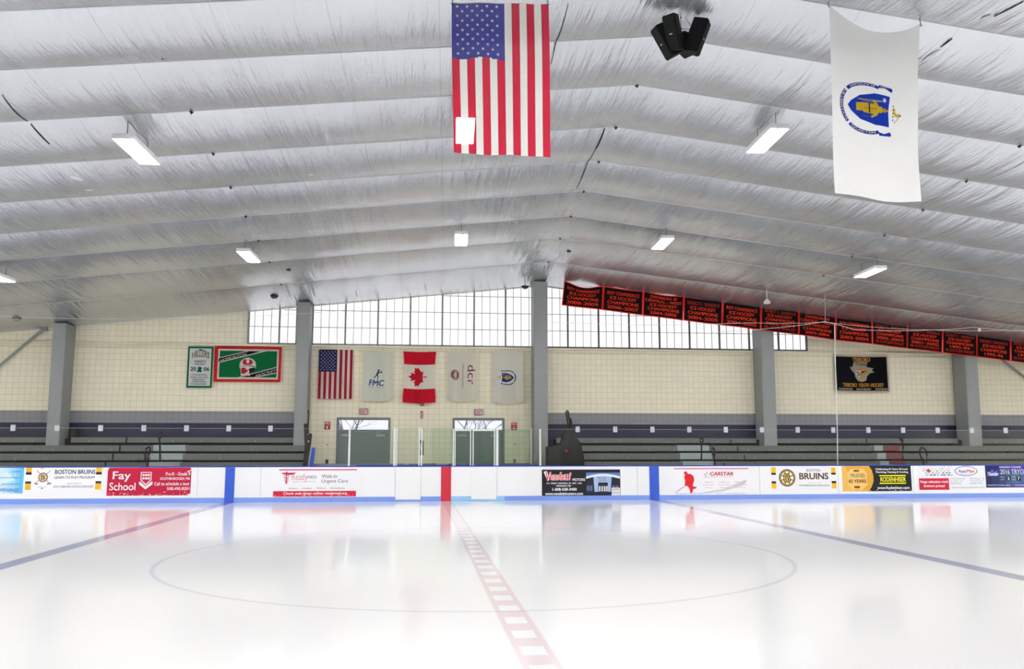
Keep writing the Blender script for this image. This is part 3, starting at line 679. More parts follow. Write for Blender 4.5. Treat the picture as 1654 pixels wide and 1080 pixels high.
# ================================================================== GLASS ABOVE THE BOARDS
G_CLEAR = glass('clear_board_glass', (.965, .98, .975)); G_GREEN = glass('green_board_glass', (.86, .93, .88)); POST = mat('white_aluminium', (228, 232, 230), .4, .3); CLIPW = mat('clear_plastic_clip', (190, 194, 204), .4)
EDGE = mat('polished_glass_edge', (170, 180, 172), .3)
GZ0, GZ1 = BH+.03, 2.22
def pane(x0, x1, y, zt, gm, label, group, posts=(), edge=True, th=.012):
    e = empty('board_glass', ((x0+x1)/2, y, GZ0), label, 'glass', group)
    bm = bmesh.new(); q = [bm.verts.new(v) for v in ((x0, y, GZ0-.02), (x1, y, GZ0-.02), (x1, y, zt), (x0, y, zt))]; bm.faces.new(q)
    bmesh.ops.solidify(bm, geom=bm.faces[:], thickness=th); obj('pane', bm, gm, e)
    if edge:
        bm = bmesh.new(); box(bm, x0+.004, x1-.004, y-.004, y+.006, zt-.004, zt+.003); obj('polished_edge', bm, EDGE, e)
    for (a, b_) in posts:
        bm = bmesh.new(); box(bm, a, b_, y-.04, y+.04, GZ0-.03, zt+.01, 0, .006); obj('post', bm, POST, e)
    return e
def clipob(x, label, group):
    bm = bmesh.new(); box(bm, x-.065, x+.065, BOARD_Y+.025, BOARD_Y+.035, 2.13, 2.31, 0, .004); box(bm, x-.065, x+.065, BOARD_Y+.055, BOARD_Y+.065, 2.13, 2.31, 0, .004); box(bm, x-.065, x+.065, BOARD_Y+.025, BOARD_Y+.065, 2.295, 2.31)
    lathe(bm, [(.018, 0), (.018, .012), (.008, .016)], (x, BOARD_Y+.025, 2.22), 10, 'Y')
    tag(obj('glass_clip', bm, CLIPW), label, 'clip', group)
gy = BOARD_Y+.045; gx = lambda px: at(px, 690, gy).x
left_px = [-33, 35, 103, 169.5, 236.5, 303, 369.5, 437]; sp = gx(437)-gx(369.5)
L_x = [gx(437)-sp*k for k in range(12)][::-1]
for a, b_ in zip(L_x[:-1], L_x[1:]): pane(a+.006, b_-.006, gy, GZ1, G_CLEAR, 'clear glass panel on the boards in front of the left bleachers', 'clear glass panels left')
pane(L_x[-1]+.006, gx(499), gy, GZ1, G_CLEAR, 'clear glass panel ending at the second grey column', 'clear glass panel at the column')
right_px = [933, 996, 1058, 1119, 1180, 1238, 1297, 1355, 1411, 1466, 1520, 1574, 1624]
R_x = [gx(873)] + [gx(933)+(gx(1624)-gx(933))/12*k for k in range(18)]
for a, b_ in zip(R_x[:-1], R_x[1:]): pane(a+.006, b_-.006, gy, GZ1, G_CLEAR, 'clear glass panel on the boards in front of the right bleachers', 'clear glass panels right')
for x in L_x: clipob(x, 'pale clip joining two glass panels in front of the left bleachers', 'glass clips left')
for x in R_x[1:]: clipob(x, 'pale clip joining two glass panels in front of the right bleachers', 'glass clips right')
# players' bench glass with white posts
G_ = lambda *a: [(gx(x0), gx(x1)) for x0, x1 in a]
pane(gx(565), gx(637), gy, GZ1, G_GREEN, 'green tinted glass panel in front of the left pair of doors', 'bench glass', G_((563.5, 566.5), (636.2, 639.6)))
pane(gx(641), gx(677), gy, GZ1, G_GREEN, 'green tinted glass panel right of the left pair of doors', 'bench glass', G_((640.6, 642.2), (676.6, 678.4)))
LATCH_AT = pane(gx(682), gx(732), gy, GZ1, G_GREEN, 'green tinted glass panel under the vertical sign between the doors', 'bench glass', G_((680.6, 682.8), (731.4, 733.4)))
for a, b_, lb in ((734.5, 761, 'white framed glass gate at the left of the right pair of doors'), (763.6, 799.5, 'white framed glass gate in front of the right pair of doors')):
    e = pane(gx(a), gx(b_), gy, GZ1, G_GREEN, lb, 'glass gates', G_((a, a+1.6), (b_-1.6, b_)), False)
    bm = bmesh.new(); box(bm, gx(a), gx(b_), gy-.03, gy+.03, 2.16, 2.21, 0, .005); obj('top_rail', bm, POST, e)
pane(gx(804.5), gx(872), gy, GZ1, G_GREEN, 'green tinted glass panel left of the tallest column', 'bench glass', G_((801, 805), (871, 873.6)))
# clear dome bumper on the corner post
# rear row of the bench enclosure
RY = 28.1; rx = lambda px: at(px, 700, RY).x
e = pane(rx(694.5), rx(858), RY, 2.26, G_GREEN, 'rear green glass panel of the bench enclosure', 'rear bench glass', [(rx(693.6), rx(694.6)), (rx(697), rx(698)), (rx(857), rx(858.4))])
bm = bmesh.new()
def seg_y(bm, x0, x1, y0, y1, z0, z1): box(bm, x0, x1, y0, y1, z0, z1, 0, .004)
WB = mat('bench_wall_grey', (136, 146, 160), .5)
e = empty('bench_partition', (at(690, 750, 28.15).x, 28.15, -.08), 'low grey bench partition with blue cap behind the open bench glass', 'partition')
bm = bmesh.new(); box(bm, at(503, 750, 28.15).x, at(871, 750, 28.15).x, 28.15, 28.22, -.08, 1.13); obj('panel', bm, WB, e)
bm = bmesh.new(); box(bm, at(575, 750, 27.0).x, at(868, 750, 27.0).x, 27.02, 27.7, 1.06, 1.10, 0, .01); obj('shelf', bm, CAP, e)
bm = bmesh.new(); box(bm, at(575, 750, 27.0).x, at(868, 750, 27.0).x, 27.6, 27.68, -.08, 1.06); obj('shelf_support', bm, WB, e)
# pale items lying on the blue shelf
for a, b_, lb in ((653, 661, 'small white tray on the blue shelf left of the red board strip'), (704, 725, 'long cream tray on the blue shelf above the red board strip'), (741, 752, 'pale blue sheet lying on the blue shelf')):
    bm = bmesh.new(); Yy = 27.2; x0, x1 = at(a, 753, Yy).x, at(b_, 753, Yy).x; box(bm, x0, x1, Yy, Yy+.25, 1.10, 1.125, 0, .008); 
    for q0, q1, q2, q3 in ((x0, x1, Yy, Yy+.02), (x0, x1, Yy+.23, Yy+.25), (x0, x0+.02, Yy, Yy+.25), (x1-.02, x1, Yy, Yy+.25)): box(bm, q0, q1, q2, q3, 1.12, 1.14)
    tag(obj('shelf_tray', bm, mat('tray_cream', (214, 208, 190), .5) if a != 741 else mat('pale_blue_plastic', (150, 180, 226), .4)), lb, 'tray')

# ================================================================== DOORS
DOORM = mat('door_grey_green', (124, 134, 132), .45); FRM = mat('door_frame_grey', (128, 130, 134), .5); STEEL = mat('brushed_steel', (170, 172, 172), .35, .7); BARK = mat('bark', (150, 140, 148), .9)
GT = glass('transom_glass', (.97, .98, .99))
for k, (x0, x1) in enumerate((D1, D2)):
    fr = bmesh.new(); ft = .08
    box(fr, x0, x0+ft, WALL_Y-.03, WALL_Y+.15, 0-.08, DZ, 0, .01); box(fr, x1-ft, x1, WALL_Y-.03, WALL_Y+.15, -.08, DZ, 0, .01); box(fr, x0+ft, x1-ft, WALL_Y-.03, WALL_Y+.15, DZ-.09, DZ, 0, .004)
    box(fr, x0+ft, x1-ft, WALL_Y-.03, WALL_Y+.15, 2.20, 2.27, 0, .008)
    d = tag(obj('door_%d' % (k+1), fr, FRM), 'pair of grey green doors under a transom, %s' % ('left of the two' if k == 0 else 'right of the two, behind the white framed gates'), 'door', kind='structure')
    mid = (x0+x1)/2
    for s_, (a, b_) in ((0, (x0+ft+.005, mid-.02)), (1, (mid+.02, x1-ft-.005))):
        bm = bmesh.new(); box(bm, a, b_, WALL_Y+.03, WALL_Y+.08, -.06, 2.195, 0, .004); L_ = obj('door_leaf', bm, DOORM, d)
        bm = bmesh.new(); cxa = a if s_ == 0 else b_; sg = 1 if s_ == 0 else -1
        box(bm, min(cxa+sg*.10, cxa+sg*.42), max(cxa+sg*.10, cxa+sg*.42), WALL_Y-.03, WALL_Y+.03, 2.04, 2.11, 0, .006); tube(bm, [(cxa+sg*.2, WALL_Y-.01, 2.12), (cxa+sg*.42, WALL_Y-.03, 2.17), (cxa+sg*.3, WALL_Y-.02, 2.2)], .012, 6)
        obj('door_closer', bm, STEEL, L_)
        bm = bmesh.new(); box(bm, a+.08, b_-.08, WALL_Y-.03, WALL_Y+.0, 1.0, 1.06, 0, .01); box(bm, a+.08, a+.14, WALL_Y-.02, WALL_Y+.035, .98, 1.08); box(bm, b_-.14, b_-.08, WALL_Y-.02, WALL_Y+.035, .98, 1.08); obj('push_bar', bm, STEEL, L_)
        bm = bmesh.new(); box(bm, a+.02, b_-.02, WALL_Y+.022, WALL_Y+.03, -.04, .25); obj('kick_plate', bm, STEEL, L_)
    bm = bmesh.new(); box(bm, mid-.02, mid+.02, WALL_Y, WALL_Y+.09, -.08, 2.2, 0, .004); obj('centre_post', bm, FRM, d)
    bm = bmesh.new(); box(bm, x0+ft, x1-ft, WALL_Y+.06, WALL_Y+.07, 2.27, DZ-.09); obj('transom_pane', bm, GT, d)
# snowy ground and bare trees outside, glimpsed through the transoms
bm = bmesh.new(); box(bm, -40, 46, 31.0, 90, -.4, -.2); tag(obj('snowy_ground', bm, mat('snow', (238, 240, 246), .8)), 'snow covered ground outside behind the doors', 'ground', kind='structure')
def tree(x, y, seed, lab):
    r = random.Random(seed); bm = bmesh.new()
    def br(p, d, l, rad, dep):
        pts = [p]; q = p
        for i in range(4):
            d = (d + Vector((r.uniform(-.3, .3), r.uniform(-.2, .2), r.uniform(-.12, .2)))*.45).normalized(); q = q+d*l/4; pts.append(q)
        tube(bm, pts, [rad*(1-.16*i) for i in range(5)], 5, False)
        if dep:
            for _ in range(4 if dep > 2 else 3):
                k = r.choice((2, 3, 4)); nd = (d + Vector((r.uniform(-1.1, 1.1), r.uniform(-.5, .5), r.uniform(-.3, .5)))).normalized(); br(pts[k], nd, l*.68, rad*.5, dep-1)
    br(Vector((x, y, -.2)), Vector((0, 0, 1)), 2.6, .10, 4)
    tag(obj('bare_tree', bm, BARK), lab, 'tree')
tree(-2.9, 36.5, 2, 'leafless tree outside, seen through the left transom'); tree(1.9, 37.5, 8, 'leafless tree outside, seen through the right transom')

# ================================================================== BLEACHERS
PLK = mat('grey_plank', (112, 116, 114), .55, .1, .1, 8); PLKT = mat('plank_top', (130, 138, 150), .5); DARK = mat('dark_frame', (24, 25, 27), .6); TREAD = mat('pale_step', (168, 180, 182), .5, .2); BOLT = mat('bolt_bright', (210, 205, 190), .3, .6); PLR = mat('red_reflection_tread', (132, 70, 74), .6)  # the red tread paints a reddish reflection into the step colour
ROWS = [(30.02, 707.0, 715.2), (29.45, 719.2, 728.6), (28.88, 732.0, 742.2), (28.31, 745.6, 755.5)]
RZ = []
for Y, a, b_ in ROWS:
    z0 = (at(400, b_, Y).z + at(1300, b_, Y).z)/2; z1 = (at(400, a, Y).z + at(1300, a, Y).z)/2; RZ.append((Y, z0, z1))
print('rows', RZ)
def bleacher(x0, x1, aisles, label, cols):
    e = empty('bleacher', ((x0+x1)/2, 29.2, -.08), label, 'bleacher', 'tiered bleachers behind the far boards')
    for i, (Y, z0, z1) in enumerate(RZ):
        bm = bmesh.new(); spans = [(x0, x1)]
        if i == 0:   # the columns interrupt the top plank
            spans = []; s_ = x0
            for c in cols: spans.append((s_, c-.32)); s_ = c+.32
            spans.append((s_, x1))
        for a, b_ in spans:
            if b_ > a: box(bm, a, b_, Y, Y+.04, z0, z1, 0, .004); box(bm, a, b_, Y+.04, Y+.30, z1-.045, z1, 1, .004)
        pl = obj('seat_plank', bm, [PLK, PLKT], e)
        bm = bmesh.new(); x = x0+.5
        while x < x1-.2:
            if any(a <= x <= b_ for a, b_ in spans):
                lathe(bm, [(.014, 0), (.014, .006), (.006, .01)], (x, Y, z0+.05), 6, 'Y')
            x += .9
        obj('bolt', bm, BOLT, pl)
        if i < 3:
            bm = bmesh.new(); Yn = RZ[i+1][0]
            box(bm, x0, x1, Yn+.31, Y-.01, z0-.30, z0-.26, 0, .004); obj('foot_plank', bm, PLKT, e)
    bm = bmesh.new(); x = x0+.15
    while x < x1:
        for i, (Y, z0, z1) in enumerate(RZ):
            if i == 0 and not any(a <= x <= b_ for a, b_ in spans if True) and False: continue
            box(bm, x-.03, x+.03, Y+.06, Y+.12, -.08, z1-.05); box(bm, x-.03, x+.03, Y+.05, Y+.28, z0-.02, z0+.04)
        zt = [r[1] for r in RZ]; tube(bm, [(x, RZ[3][0]+.1, zt[3]-.3), (x, RZ[0][0]+.1, zt[0]-.1)], .03, 6)
        x += 1.85
    obj('frame', bm, DARK, e)
    # black riser backs close the gaps under the planks
    bm = bmesh.new()
    for i in range(4):
        Y, z0, z1 = RZ[i]; box(bm, x0, x1, Y+.14, Y+.16, -.08 if i == 3 else z0-.28, z1-.05)
    obj('riser_back', bm, DARK, e)
    for (px_a, px_b, m_) in aisles:
        for i, (Y, z0, z1) in enumerate(RZ[1:]):
            k = i; a = at(px_a + 4*k*(1 if px_a > 800 else -1), 725, Y).x; b_ = at(px_b + 4*k*(1 if px_a > 800 else -1), 725, Y).x
            bm = bmesh.new(); box(bm, a, b_, Y-.02, Y-.003, z0+.01, z1+.004, 0, .003); box(bm, a, b_, Y-.02, Y+.29, z1+.001, z1+.012); box(bm, a, b_, Y-.03, Y-.02, z1-.02, z1+.012)
            tag(obj('aisle_step', bm, m_, e), 'pale aisle step' if m_ is TREAD else 'aisle step coloured with a reddish reflection')
    return e
def cxs(px): return at(px, 700, 29.7).x
bleacher(-24.0, at(495, 730, 29.2).x, [(248, 300, TREAD)], 'grey tiered bleacher left of the doors', [-20.6, cxs(92.5), cxs(488)])
bleacher(at(905, 730, 29.2).x, 33.0, [(1094, 1145, TREAD), (1427, 1452, PLR), (1412, 1426, TREAD)], 'grey tiered bleacher right of the doors', [cxs(1240.5), cxs(1568), 29.0])
# handrails
def handrail(pts, lab, Yb):
    bm = bmesh.new(); P_ = [at(x, y, Yb) for x, y in pts]
    # smooth the corners
    Q = [P_[0]]
    for i in range(1, len(P_)-1): Q += [P_[i]*.75+P_[i-1]*.25, P_[i]*.75+P_[i+1]*.25]
    Q.append(P_[-1]); tube(bm, Q, .028, 8)
    b0 = P_[0]; lathe(bm, [(.07, 0), (.07, .02), (.035, .03)], (b0.x, b0.y, b0.z-.02), 10)
    tag(obj('handrail', bm, DARK), lab, 'handrail', 'black bleacher handrails')
handrail([(258.5, 743), (258.3, 712), (255, 704), (256, 699), (261, 696), (262.5, 700), (258.5, 708)], 'black looped handrail at the top of the left aisle', 28.86)
handrail([(238.5, 756), (239, 735), (243, 726), (242.5, 721.5), (238, 722.5), (235, 726), (234.6, 744)], 'black looped handrail at the foot of the left aisle', 28.25)
handrail([(1133, 743), (1133.2, 716), (1130.5, 711), (1132, 707.5), (1137, 708.5), (1134, 716)], 'black handrail at the top of the aisle right of the dark stack', 28.86)
handrail([(1154.5, 754), (1154, 738), (1149.5, 730), (1150.5, 722.5), (1153.5, 723), (1154.5, 736)], 'black curved handrail at the foot of the aisle right of the dark stack', 28.25)
handrail([(1458.5, 742), (1458.5, 715), (1453, 708), (1454, 705), (1459, 712)], 'black handrail beside the aisle steps coloured with a reddish reflection', 28.86)
handrail([(1492.5, 752), (1492, 744), (1486, 736), (1486, 724), (1490, 722), (1497, 728), (1497, 748)], 'black looped handrail right of the aisle steps coloured with a reddish reflection', 28.25)
for (x, y0, y1, k) in ((204, 706.5, 715, 0), (193, 719, 729, 1), (182, 733, 743, 2), (170, 746, 755, 3), (1181, 710, 717.5, 0), (1192, 721, 731, 1), (1203, 735, 745, 2), (1400, 707, 715, 0), (1170, 748, 755, 3)):  # black strips laid over the planks to draw their dark gap lines
    bm = bmesh.new(); Y = ROWS[k][0]-.03; a = at(x-.9, y0, Y); b_ = at(x+.9, y1, Y); box(bm, a.x, b_.x, Y, Y+.028, b_.z, a.z, 0, .004); box(bm, a.x, b_.x, Y+.0, Y+.3, a.z, a.z+.012)
    tag(obj('joint_gap_strip', bm, DARK), 'narrow black bracket drawn as a strip for the gap at a plank joint of the %s bleacher' % ('left' if x < 800 else 'right'), 'slit', 'black plank slits ' + ('left' if x < 800 else 'right'))
for x0, x1, y0, y1, lb in ((112, 118.5, 699, 710, 'small black box on the top plank beside the leftmost column'), (1253, 1257, 708, 714, 'small black box on the top plank beside the fourth column')):
    bm = bmesh.new(); Y = 30.03; a = at(x0, y0, Y); b_ = at(x1, y1, Y); box(bm, a.x, b_.x, Y, Y+.25, RZ[0][2], RZ[0][2]+(a.z-b_.z), 0, .01); box(bm, a.x+.02, b_.x-.02, Y+.03, Y+.22, RZ[0][2]+(a.z-b_.z), RZ[0][2]+(a.z-b_.z)+.02, 0, .004); tag(obj('utility_box', bm, DARK), lb, 'box')
# leaning frame and blue pad at the end of the left bleacher
e = empty('folded_rail_frame', (at(497, 757, 28.0).x, 28.0, -.08), 'dark folded rail frame leaning at the end of the left bleacher', 'rail frame')
bm = bmesh.new(); Y = 28.05
DM = mat('dark_rubber_brown', (48, 46, 46), .8)
def prism(bm, px, Y, th):
    A = [(lambda q: Vector((q.x, q.y, -.08)) if y > 756 else q)(at(x, y, Y)) for x, y in px]; f0 = [bm.verts.new(p) for p in A]; f1 = [bm.verts.new(p+Vector((0, th, 0))) for p in A]
    bm.faces.new(f0[::-1]); bm.faces.new(f1)
    for i in range(len(px)): bm.faces.new((f0[i], f0[(i+1) % len(px)], f1[(i+1) % len(px)], f1[i]))
prism(bm, [(490.5, 683.5), (494.5, 684.5), (496, 704), (500, 699.5), (503.5, 700.5), (501.5, 718), (497.5, 740), (495, 757.5), (486, 757.5), (490, 742), (492, 722)], Y, .12); obj('frame', bm, DM, e)
bm = bmesh.new(); tube(bm, [at(496, 684, Y), at(497.5, 700, Y)], .03, 6); tube(bm, [at(498, 662, Y+.1), at(498.5, 672, Y+.1), at(497.2, 690, Y+.1)], .022, 6); obj('rail', bm, DARK, e)
bm = bmesh.new(); box(bm, at(497, 712, Y).x, at(500, 712, Y).x, Y-.02, Y, at(497, 714, Y).z, at(497, 711, Y).z, 0, .004); obj('latch', bm, mat('brass_latch', (190, 150, 130), .5), e)
bm = bmesh.new(); prism(bm, [(503.5, 722.5), (508.8, 722.5), (502.5, 757.5), (494.5, 757.5)], 27.9, .10); bmesh.ops.bevel(bm, geom=bm.edges[:], offset=.01, segments=2, affect='EDGES'); tag(obj('padded_rail', bm, BLUE), 'slanting blue padded rail between the left bleacher and the doors', 'padded rail')
# dark stack of equipment at the right bleacher's end
e = empty('equipment_stack', (at(915, 757, 27.4).x, 27.4, -.08), 'dark covered stack of equipment beside the tallest column, with two black bars standing up', 'equipment')
bm = bmesh.new(); prism(bm, [(884.6, 720.5), (907, 719), (909, 712.5), (913, 704), (916, 690), (924, 690), (927, 700), (931, 708), (937, 712), (940, 722), (944, 740), (946, 758.5), (884.6, 758.5)], 27.45, .5)
bmesh.ops.bevel(bm, geom=bm.edges[:], offset=.03, segments=3, affect='EDGES'); obj('cover', bm, mat('dark_tarpaulin', (38, 38, 40), .75, 0, .3, 6), e)
bm = bmesh.new(); prism(bm, [(884.8, 721.5), (906, 720.5), (906.5, 758), (884.8, 758)], 27.35, .09); obj('side_panel', bm, mat('charcoal_panel', (52, 52, 50), .7, 0, .2, 4), e)
bm = bmesh.new(); tube(bm, [at(918, 690, 27.7), at(916.2, 676, 27.7), at(914.2, 664.5, 27.7), at(915.8, 662.4, 27.7), at(917.6, 664.5, 27.7), at(919.6, 676, 27.7), at(921.5, 690, 27.7)], .028, 8); obj('handle_bar', bm, DARK, e)
bm = bmesh.new(); tube(bm, [at(920.5, 690, 27.65), at(919.8, 676, 27.65), at(921.6, 674.8, 27.65), at(924.5, 690, 27.65)], .026, 8); obj('handle_bar', bm, DARK, e)
bm = bmesh.new(); c = at(914, 728, 27.43); lathe(bm, [(.055, 0), (.055, .02), (.03, .05)], (c.x, c.y, c.z), 12, 'Y'); tag(obj('reflector', bm, mat('red_plastic', (190, 24, 30), .35), e), 'small red round part')

# ================================================================== WALL FLAGS AND BANNERS
FY_ = WALL_Y - .11
def hang(x0, y0, x1, y1, Y, wave=.02, seed=1, grid=(26, 30), inset=0.0, sag=0.0, belly=0.0, **k):
    a = at(x0, y0, Y); b_ = at(x1, y0, Y); c = at(x1, y1, Y); d = at(x0, y1, Y)
    zt = (a.z+b_.z)/2; zb = (c.z+d.z)/2; xa, xb = (a.x+d.x)/2, (b_.x+c.x)/2
    def wv(u, v):
        y = wave*(.3+.7*v)*(math.sin(u*9+seed)*.6+noise.noise(Vector((u*3.2, v*1.4, seed)))*1.4)
        return Vector((inset*(.5-u)*2*math.sin(PI*min(1, v*1.1))*(xb-xa), y - abs(wave)*.9, -belly*(zt-zb)*math.sin(PI*u)*v - sag*(zt-zb)*math.sin(PI*u)*(1-v)**2))
    return Print([(xa, Y, zt), (xb, Y, zt), (xb, Y, zb), (xa, Y, zb)], (x0, y0, x1, y1), wave=wv, thick=0, grid=grid, **k)
GR = (20, 118, 66)
# champions banner
p = hang(302.5, 559.5, 343.5, 626, FY_, .008, 2, mk=cloth, base=(226, 230, 228), step=6, colour=lambda u, v: (16, 110, 78) if (u < .07 or u > .93 or v < .035 or v > .955) else (226, 230, 228), grid=(29, 44))
def arch(x0, y0, x1, y1, h):
    return lambda a, b_: (x0+(x1-x0)*a, y0+(y1-y0)*b_ + h*((2*a-1)**2) - (y1-y0)*.35*(1-b_)*(1-(2*a-1)**2)*.6)
p.text('HILLERS', 0, 0, 0, 0, (96, 92, 84), 2, .05, xf=arch(309.5, 567, 337.5, 576, 2.8)); p.text('HILLERS', 0, 0, 0, 0, (206, 190, 168), 3, -.01, xf=arch(310.5, 568, 336.5, 575, 2.8))
p.poly([(318, 565.4), (323, 563.6), (328, 565.4), (323, 566.6)], (16, 110, 78), 2)
for t, x0, x1, y, h_ in (('VARSITY', 313, 333, 582, 3.2), ('HOCKEY', 314.5, 331.5, 586.4, 3)): p.text(t, x0, y, x1, y+h_, (60, 70, 70), 2, .03)
p.text('20', 307.8, 592.8, 317, 599, (36, 60, 62), 2, .03); p.text('06', 329, 592.8, 338.6, 599, (36, 60, 62), 2, .03)
p.poly([(321, 592), (324.5, 592.5), (327, 594.5), (325, 596.5), (326.5, 600.8), (324.6, 601), (322.6, 598), (320.4, 600.6), (316.6, 600.9), (320, 597.8), (319.6, 594.4)], (20, 104, 100), 2)
for t, x0, x1, y in (('CHAMPIONS', 310, 335, 604), ('DANA WILLARD', 308.5, 337, 608), ('MEMORIAL', 312, 332, 611.8), ('CHRISTMAS', 311, 333.5, 615.2), ('TOURNAMENT', 309, 335, 618.8)): p.text(t, x0, y, x1, y+2.5, (70, 80, 80), 2, .025)
p.build('wall_banner', 'tall white banner with a green border and the year in large digits', 'banner')
# green hockey banner with a red border
RB = (214, 44, 46)
def hop(u, v):
    if u < .052 or u > .955 or v < .075 or v > .93: return RB
    if u < .078 or u > .93 or v < .115 or v > .885: return (228, 222, 214)
    return GR
p = hang(346, 559.5, 454, 616.5, FY_, .008, 5, mk=cloth, base=GR, colour=hop, grid=(77, 40), step=10)
p.poly([(353, 578), (353, 586.6), (430.5, 566.6), (398, 566.6)], (228, 222, 214), 1); p.poly([(353, 579.2), (353, 585.4), (421, 567), (401.5, 567)], (28, 24, 26), 2)
p.text('HOPKINTON', 0, 0, 0, 0, (236, 232, 228), 3, .0, xf=lambda a, b_: (354.5+42*a+1.8*(1-b_), 580.6-11.4*a+4.6*b_))
p.poly([(446.5, 592), (446.5, 602.5), (414, 609.5), (384, 609.5)], (228, 222, 214), 1); p.poly([(446.5, 593.6), (446.5, 601), (411, 608.9), (389.5, 608.9)], (28, 24, 26), 2)
p.text('HOCKEY', 0, 0, 0, 0, (236, 232, 228), 3, .0, xf=lambda a, b_: (413+32.6*a+1.8*(1-b_), 604.2-9*a+4.6*b_))
p.disc(400, 590, 13.8, (190, 200, 190), 1, 12.6); p.disc(400, 589.4, 12.4, (236, 232, 226), 2, 11.2); p.poly([(389, 597), (409, 596), (404, 606.6), (389.5, 606.6)], (236, 232, 226), 2)
p.poly([(391, 586), (393, 581), (397.6, 579.6), (397.8, 586.2), (402.4, 586.2), (402.4, 579.6), (407, 582), (408.6, 586.4), (405, 588.8), (394.4, 589)], RB, 3)
p.poly([(390, 594), (397, 593.6), (397, 596.6), (400.6, 596.8), (400, 600), (395.4, 600.2), (394.6, 603.6), (390, 603)], RB, 3); p.poly([(402, 595.4), (411, 593), (413, 597), (409, 600), (403.6, 602.6), (402.6, 599)], (40, 36, 38), 3)
p.rect(397.9, 577.8, 402.2, 586.4, (236, 232, 226), 5); p.line((390, 591.4), (400, 590), 1, (120, 130, 140), 4); p.line((400, 590), (412, 592), 1.6, (120, 130, 140), 4); p.poly([(403, 600), (408, 600.4), (406, 603.4), (402.6, 603.6)], (150, 44, 46), 4)
p.build('wall_banner', 'green banner with a red border, two black diagonal stripes and a helmet emblem', 'banner')

def us_colour(u, v, last=None):
    if u < 7/13 and v < .455: return (58, 62, 140) if not last else last
    return ((196, 34, 64), (236, 234, 230))[int(u*13) % 2]
def stars(p, x0, y0, x1, y1, L=2, r=.36, c=(236, 236, 240)):
    # eleven rows across, alternating five and four; star points sideways as the flag hangs upright
    dx = (x1-x0)/10; dy = (y1-y0)/12
    for i in range(11):
        for j in range(5 if i % 2 == 0 else 4):
            x = x0 + dx*(1+2*j) if i % 2 == 0 else x0 + dx*(2+2*j)
            p.poly(st(x, y0+dy*(i+1), dx*r*1.25, .42, 0), c, L)
# small striped flag
p = hang(514.5, 564.5, 569, 644, FY_, .012, 3, mk=cloth, base=(200, 30, 50), colour=lambda u, v: ((44, 44, 92) if (u < 7/13 and v < .45) else ((168, 30, 52), (228, 216, 208))[int(u*13) % 2]), grid=(52, 40), step=8)
stars(p, 515.5, 565, 543, 600, 2, .34); p.build('flag', 'small stars and stripes flag on the cream wall above the left doors', 'flag')
# pale flag with blue lettering
PALE = (224, 226, 214)
p = hang(585, 566, 635.5, 644, FY_, .085, 7, mk=cloth, base=PALE, belly=.055, inset=.03, step=5); BN = (48, 84, 146)
SK = (44, 52, 96); p.disc(611.8, 597.6, 1.5, SK, 2); p.poly([(609.2, 596.2), (612.6, 595.2), (613.6, 596.6), (610.4, 597.4)], SK, 3); p.line((612, 600.4), (617.8, 599.6), 1.6, SK, 2); p.line((617.6, 600.2), (616.4, 597.2), 1.0, SK, 3); p.line((611.4, 599), (609, 603.8), 2.6, SK, 3); p.line((611, 600.4), (607.6, 601.6), 1.0, SK, 2); p.line((609, 603.4), (611, 606), 1.7, SK, 2); p.line((611, 605.6), (610, 609.4), 1.2, SK, 3); p.line((609, 603.4), (604.2, 607.8), 1.4, SK, 2); p.line((603.2, 608.8), (606, 608.2), .6, SK, 2); p.line((608.6, 609.9), (611.8, 609.7), .6, SK, 2)
p.text('FMC', 595.5, 611.6, 620.5, 620.8, BN, 2, .03, .14)
for k in range(5): p.rect(596+k*5.6, 622.6, 598+k*5.6, 623.6, (120, 140, 176), 2)
p.build('flag', 'pale grey flag with blue lettering under a small blue skater', 'flag')
# red and white maple leaf flag
CR = (206, 28, 48)
p = hang(651, 566, 704, 649.5, FY_, .03, 11, mk=cloth, base=(236, 232, 220), belly=.02, inset=.035, sag=.012, colour=lambda u, v: (236, 232, 220) if v < .02 or .27 < v < .735 else CR, grid=(26, 60), step=4)
leaf = [(0, 1), (.09, .80), (.17, .68), (.26, .73), (.36, .79), (.28, .45), (.25, .28), (.40, .40), (.47, .46), (.53, .33), (.78, .38), (.71, .20), (.70, .12), (.80, .05), (.44, -.26), (.42, -.35), (.46, -.48), (.10, -.43), (.035, -.42), (.05, -.85)]
full = leaf + [(-x, y) for x, y in leaf[::-1][0:-1]]
p.poly([(676-y*17.5-.5, 608+x*19.5) for x, y in full], CR, 2)
p.build('flag', 'red and white flag with a maple leaf turned on its side', 'flag')
p = None
# parks flag
MB = (128, 34, 60)
p = hang(722.5, 567, 772, 645, FY_, .08, 15, mk=cloth, base=(232, 228, 214), belly=.05, inset=.03, step=5)
p.text('dcr', 0, 0, 0, 0, MB, 2, -.004, xf=lambda a, b_: (769-13*b_-.5, 589+31*a)); p.text('Massachusetts', 0, 0, 0, 0, (150, 80, 96), 2, -.004, xf=lambda a, b_: (749.6-3.4*b_, 587+37*a))
p.disc(733.8, 604.6, 7.4, MB, 2, 8); p.ring(733.8, 604.6, 6.3, .6, (228, 220, 210), 3, 6.8)
for a0 in (0, 1, 2, 3, 4):
    aa = PI+(-1.1+.55*a0); c_, s_ = math.cos(aa), math.sin(aa); p.poly([(737.5, 604.6), (737.5+5*c_-1.2*s_, 604.6+5*s_+1.2*c_), (737.5+8.2*c_, 604.6+8.2*s_*.8), (737.5+5*c_+1.2*s_, 604.6+5*s_-1.2*c_)], (226, 216, 206), 4)
p.build('flag', 'cream flag with a maroon leaf disc and maroon lettering turned on its side', 'flag')

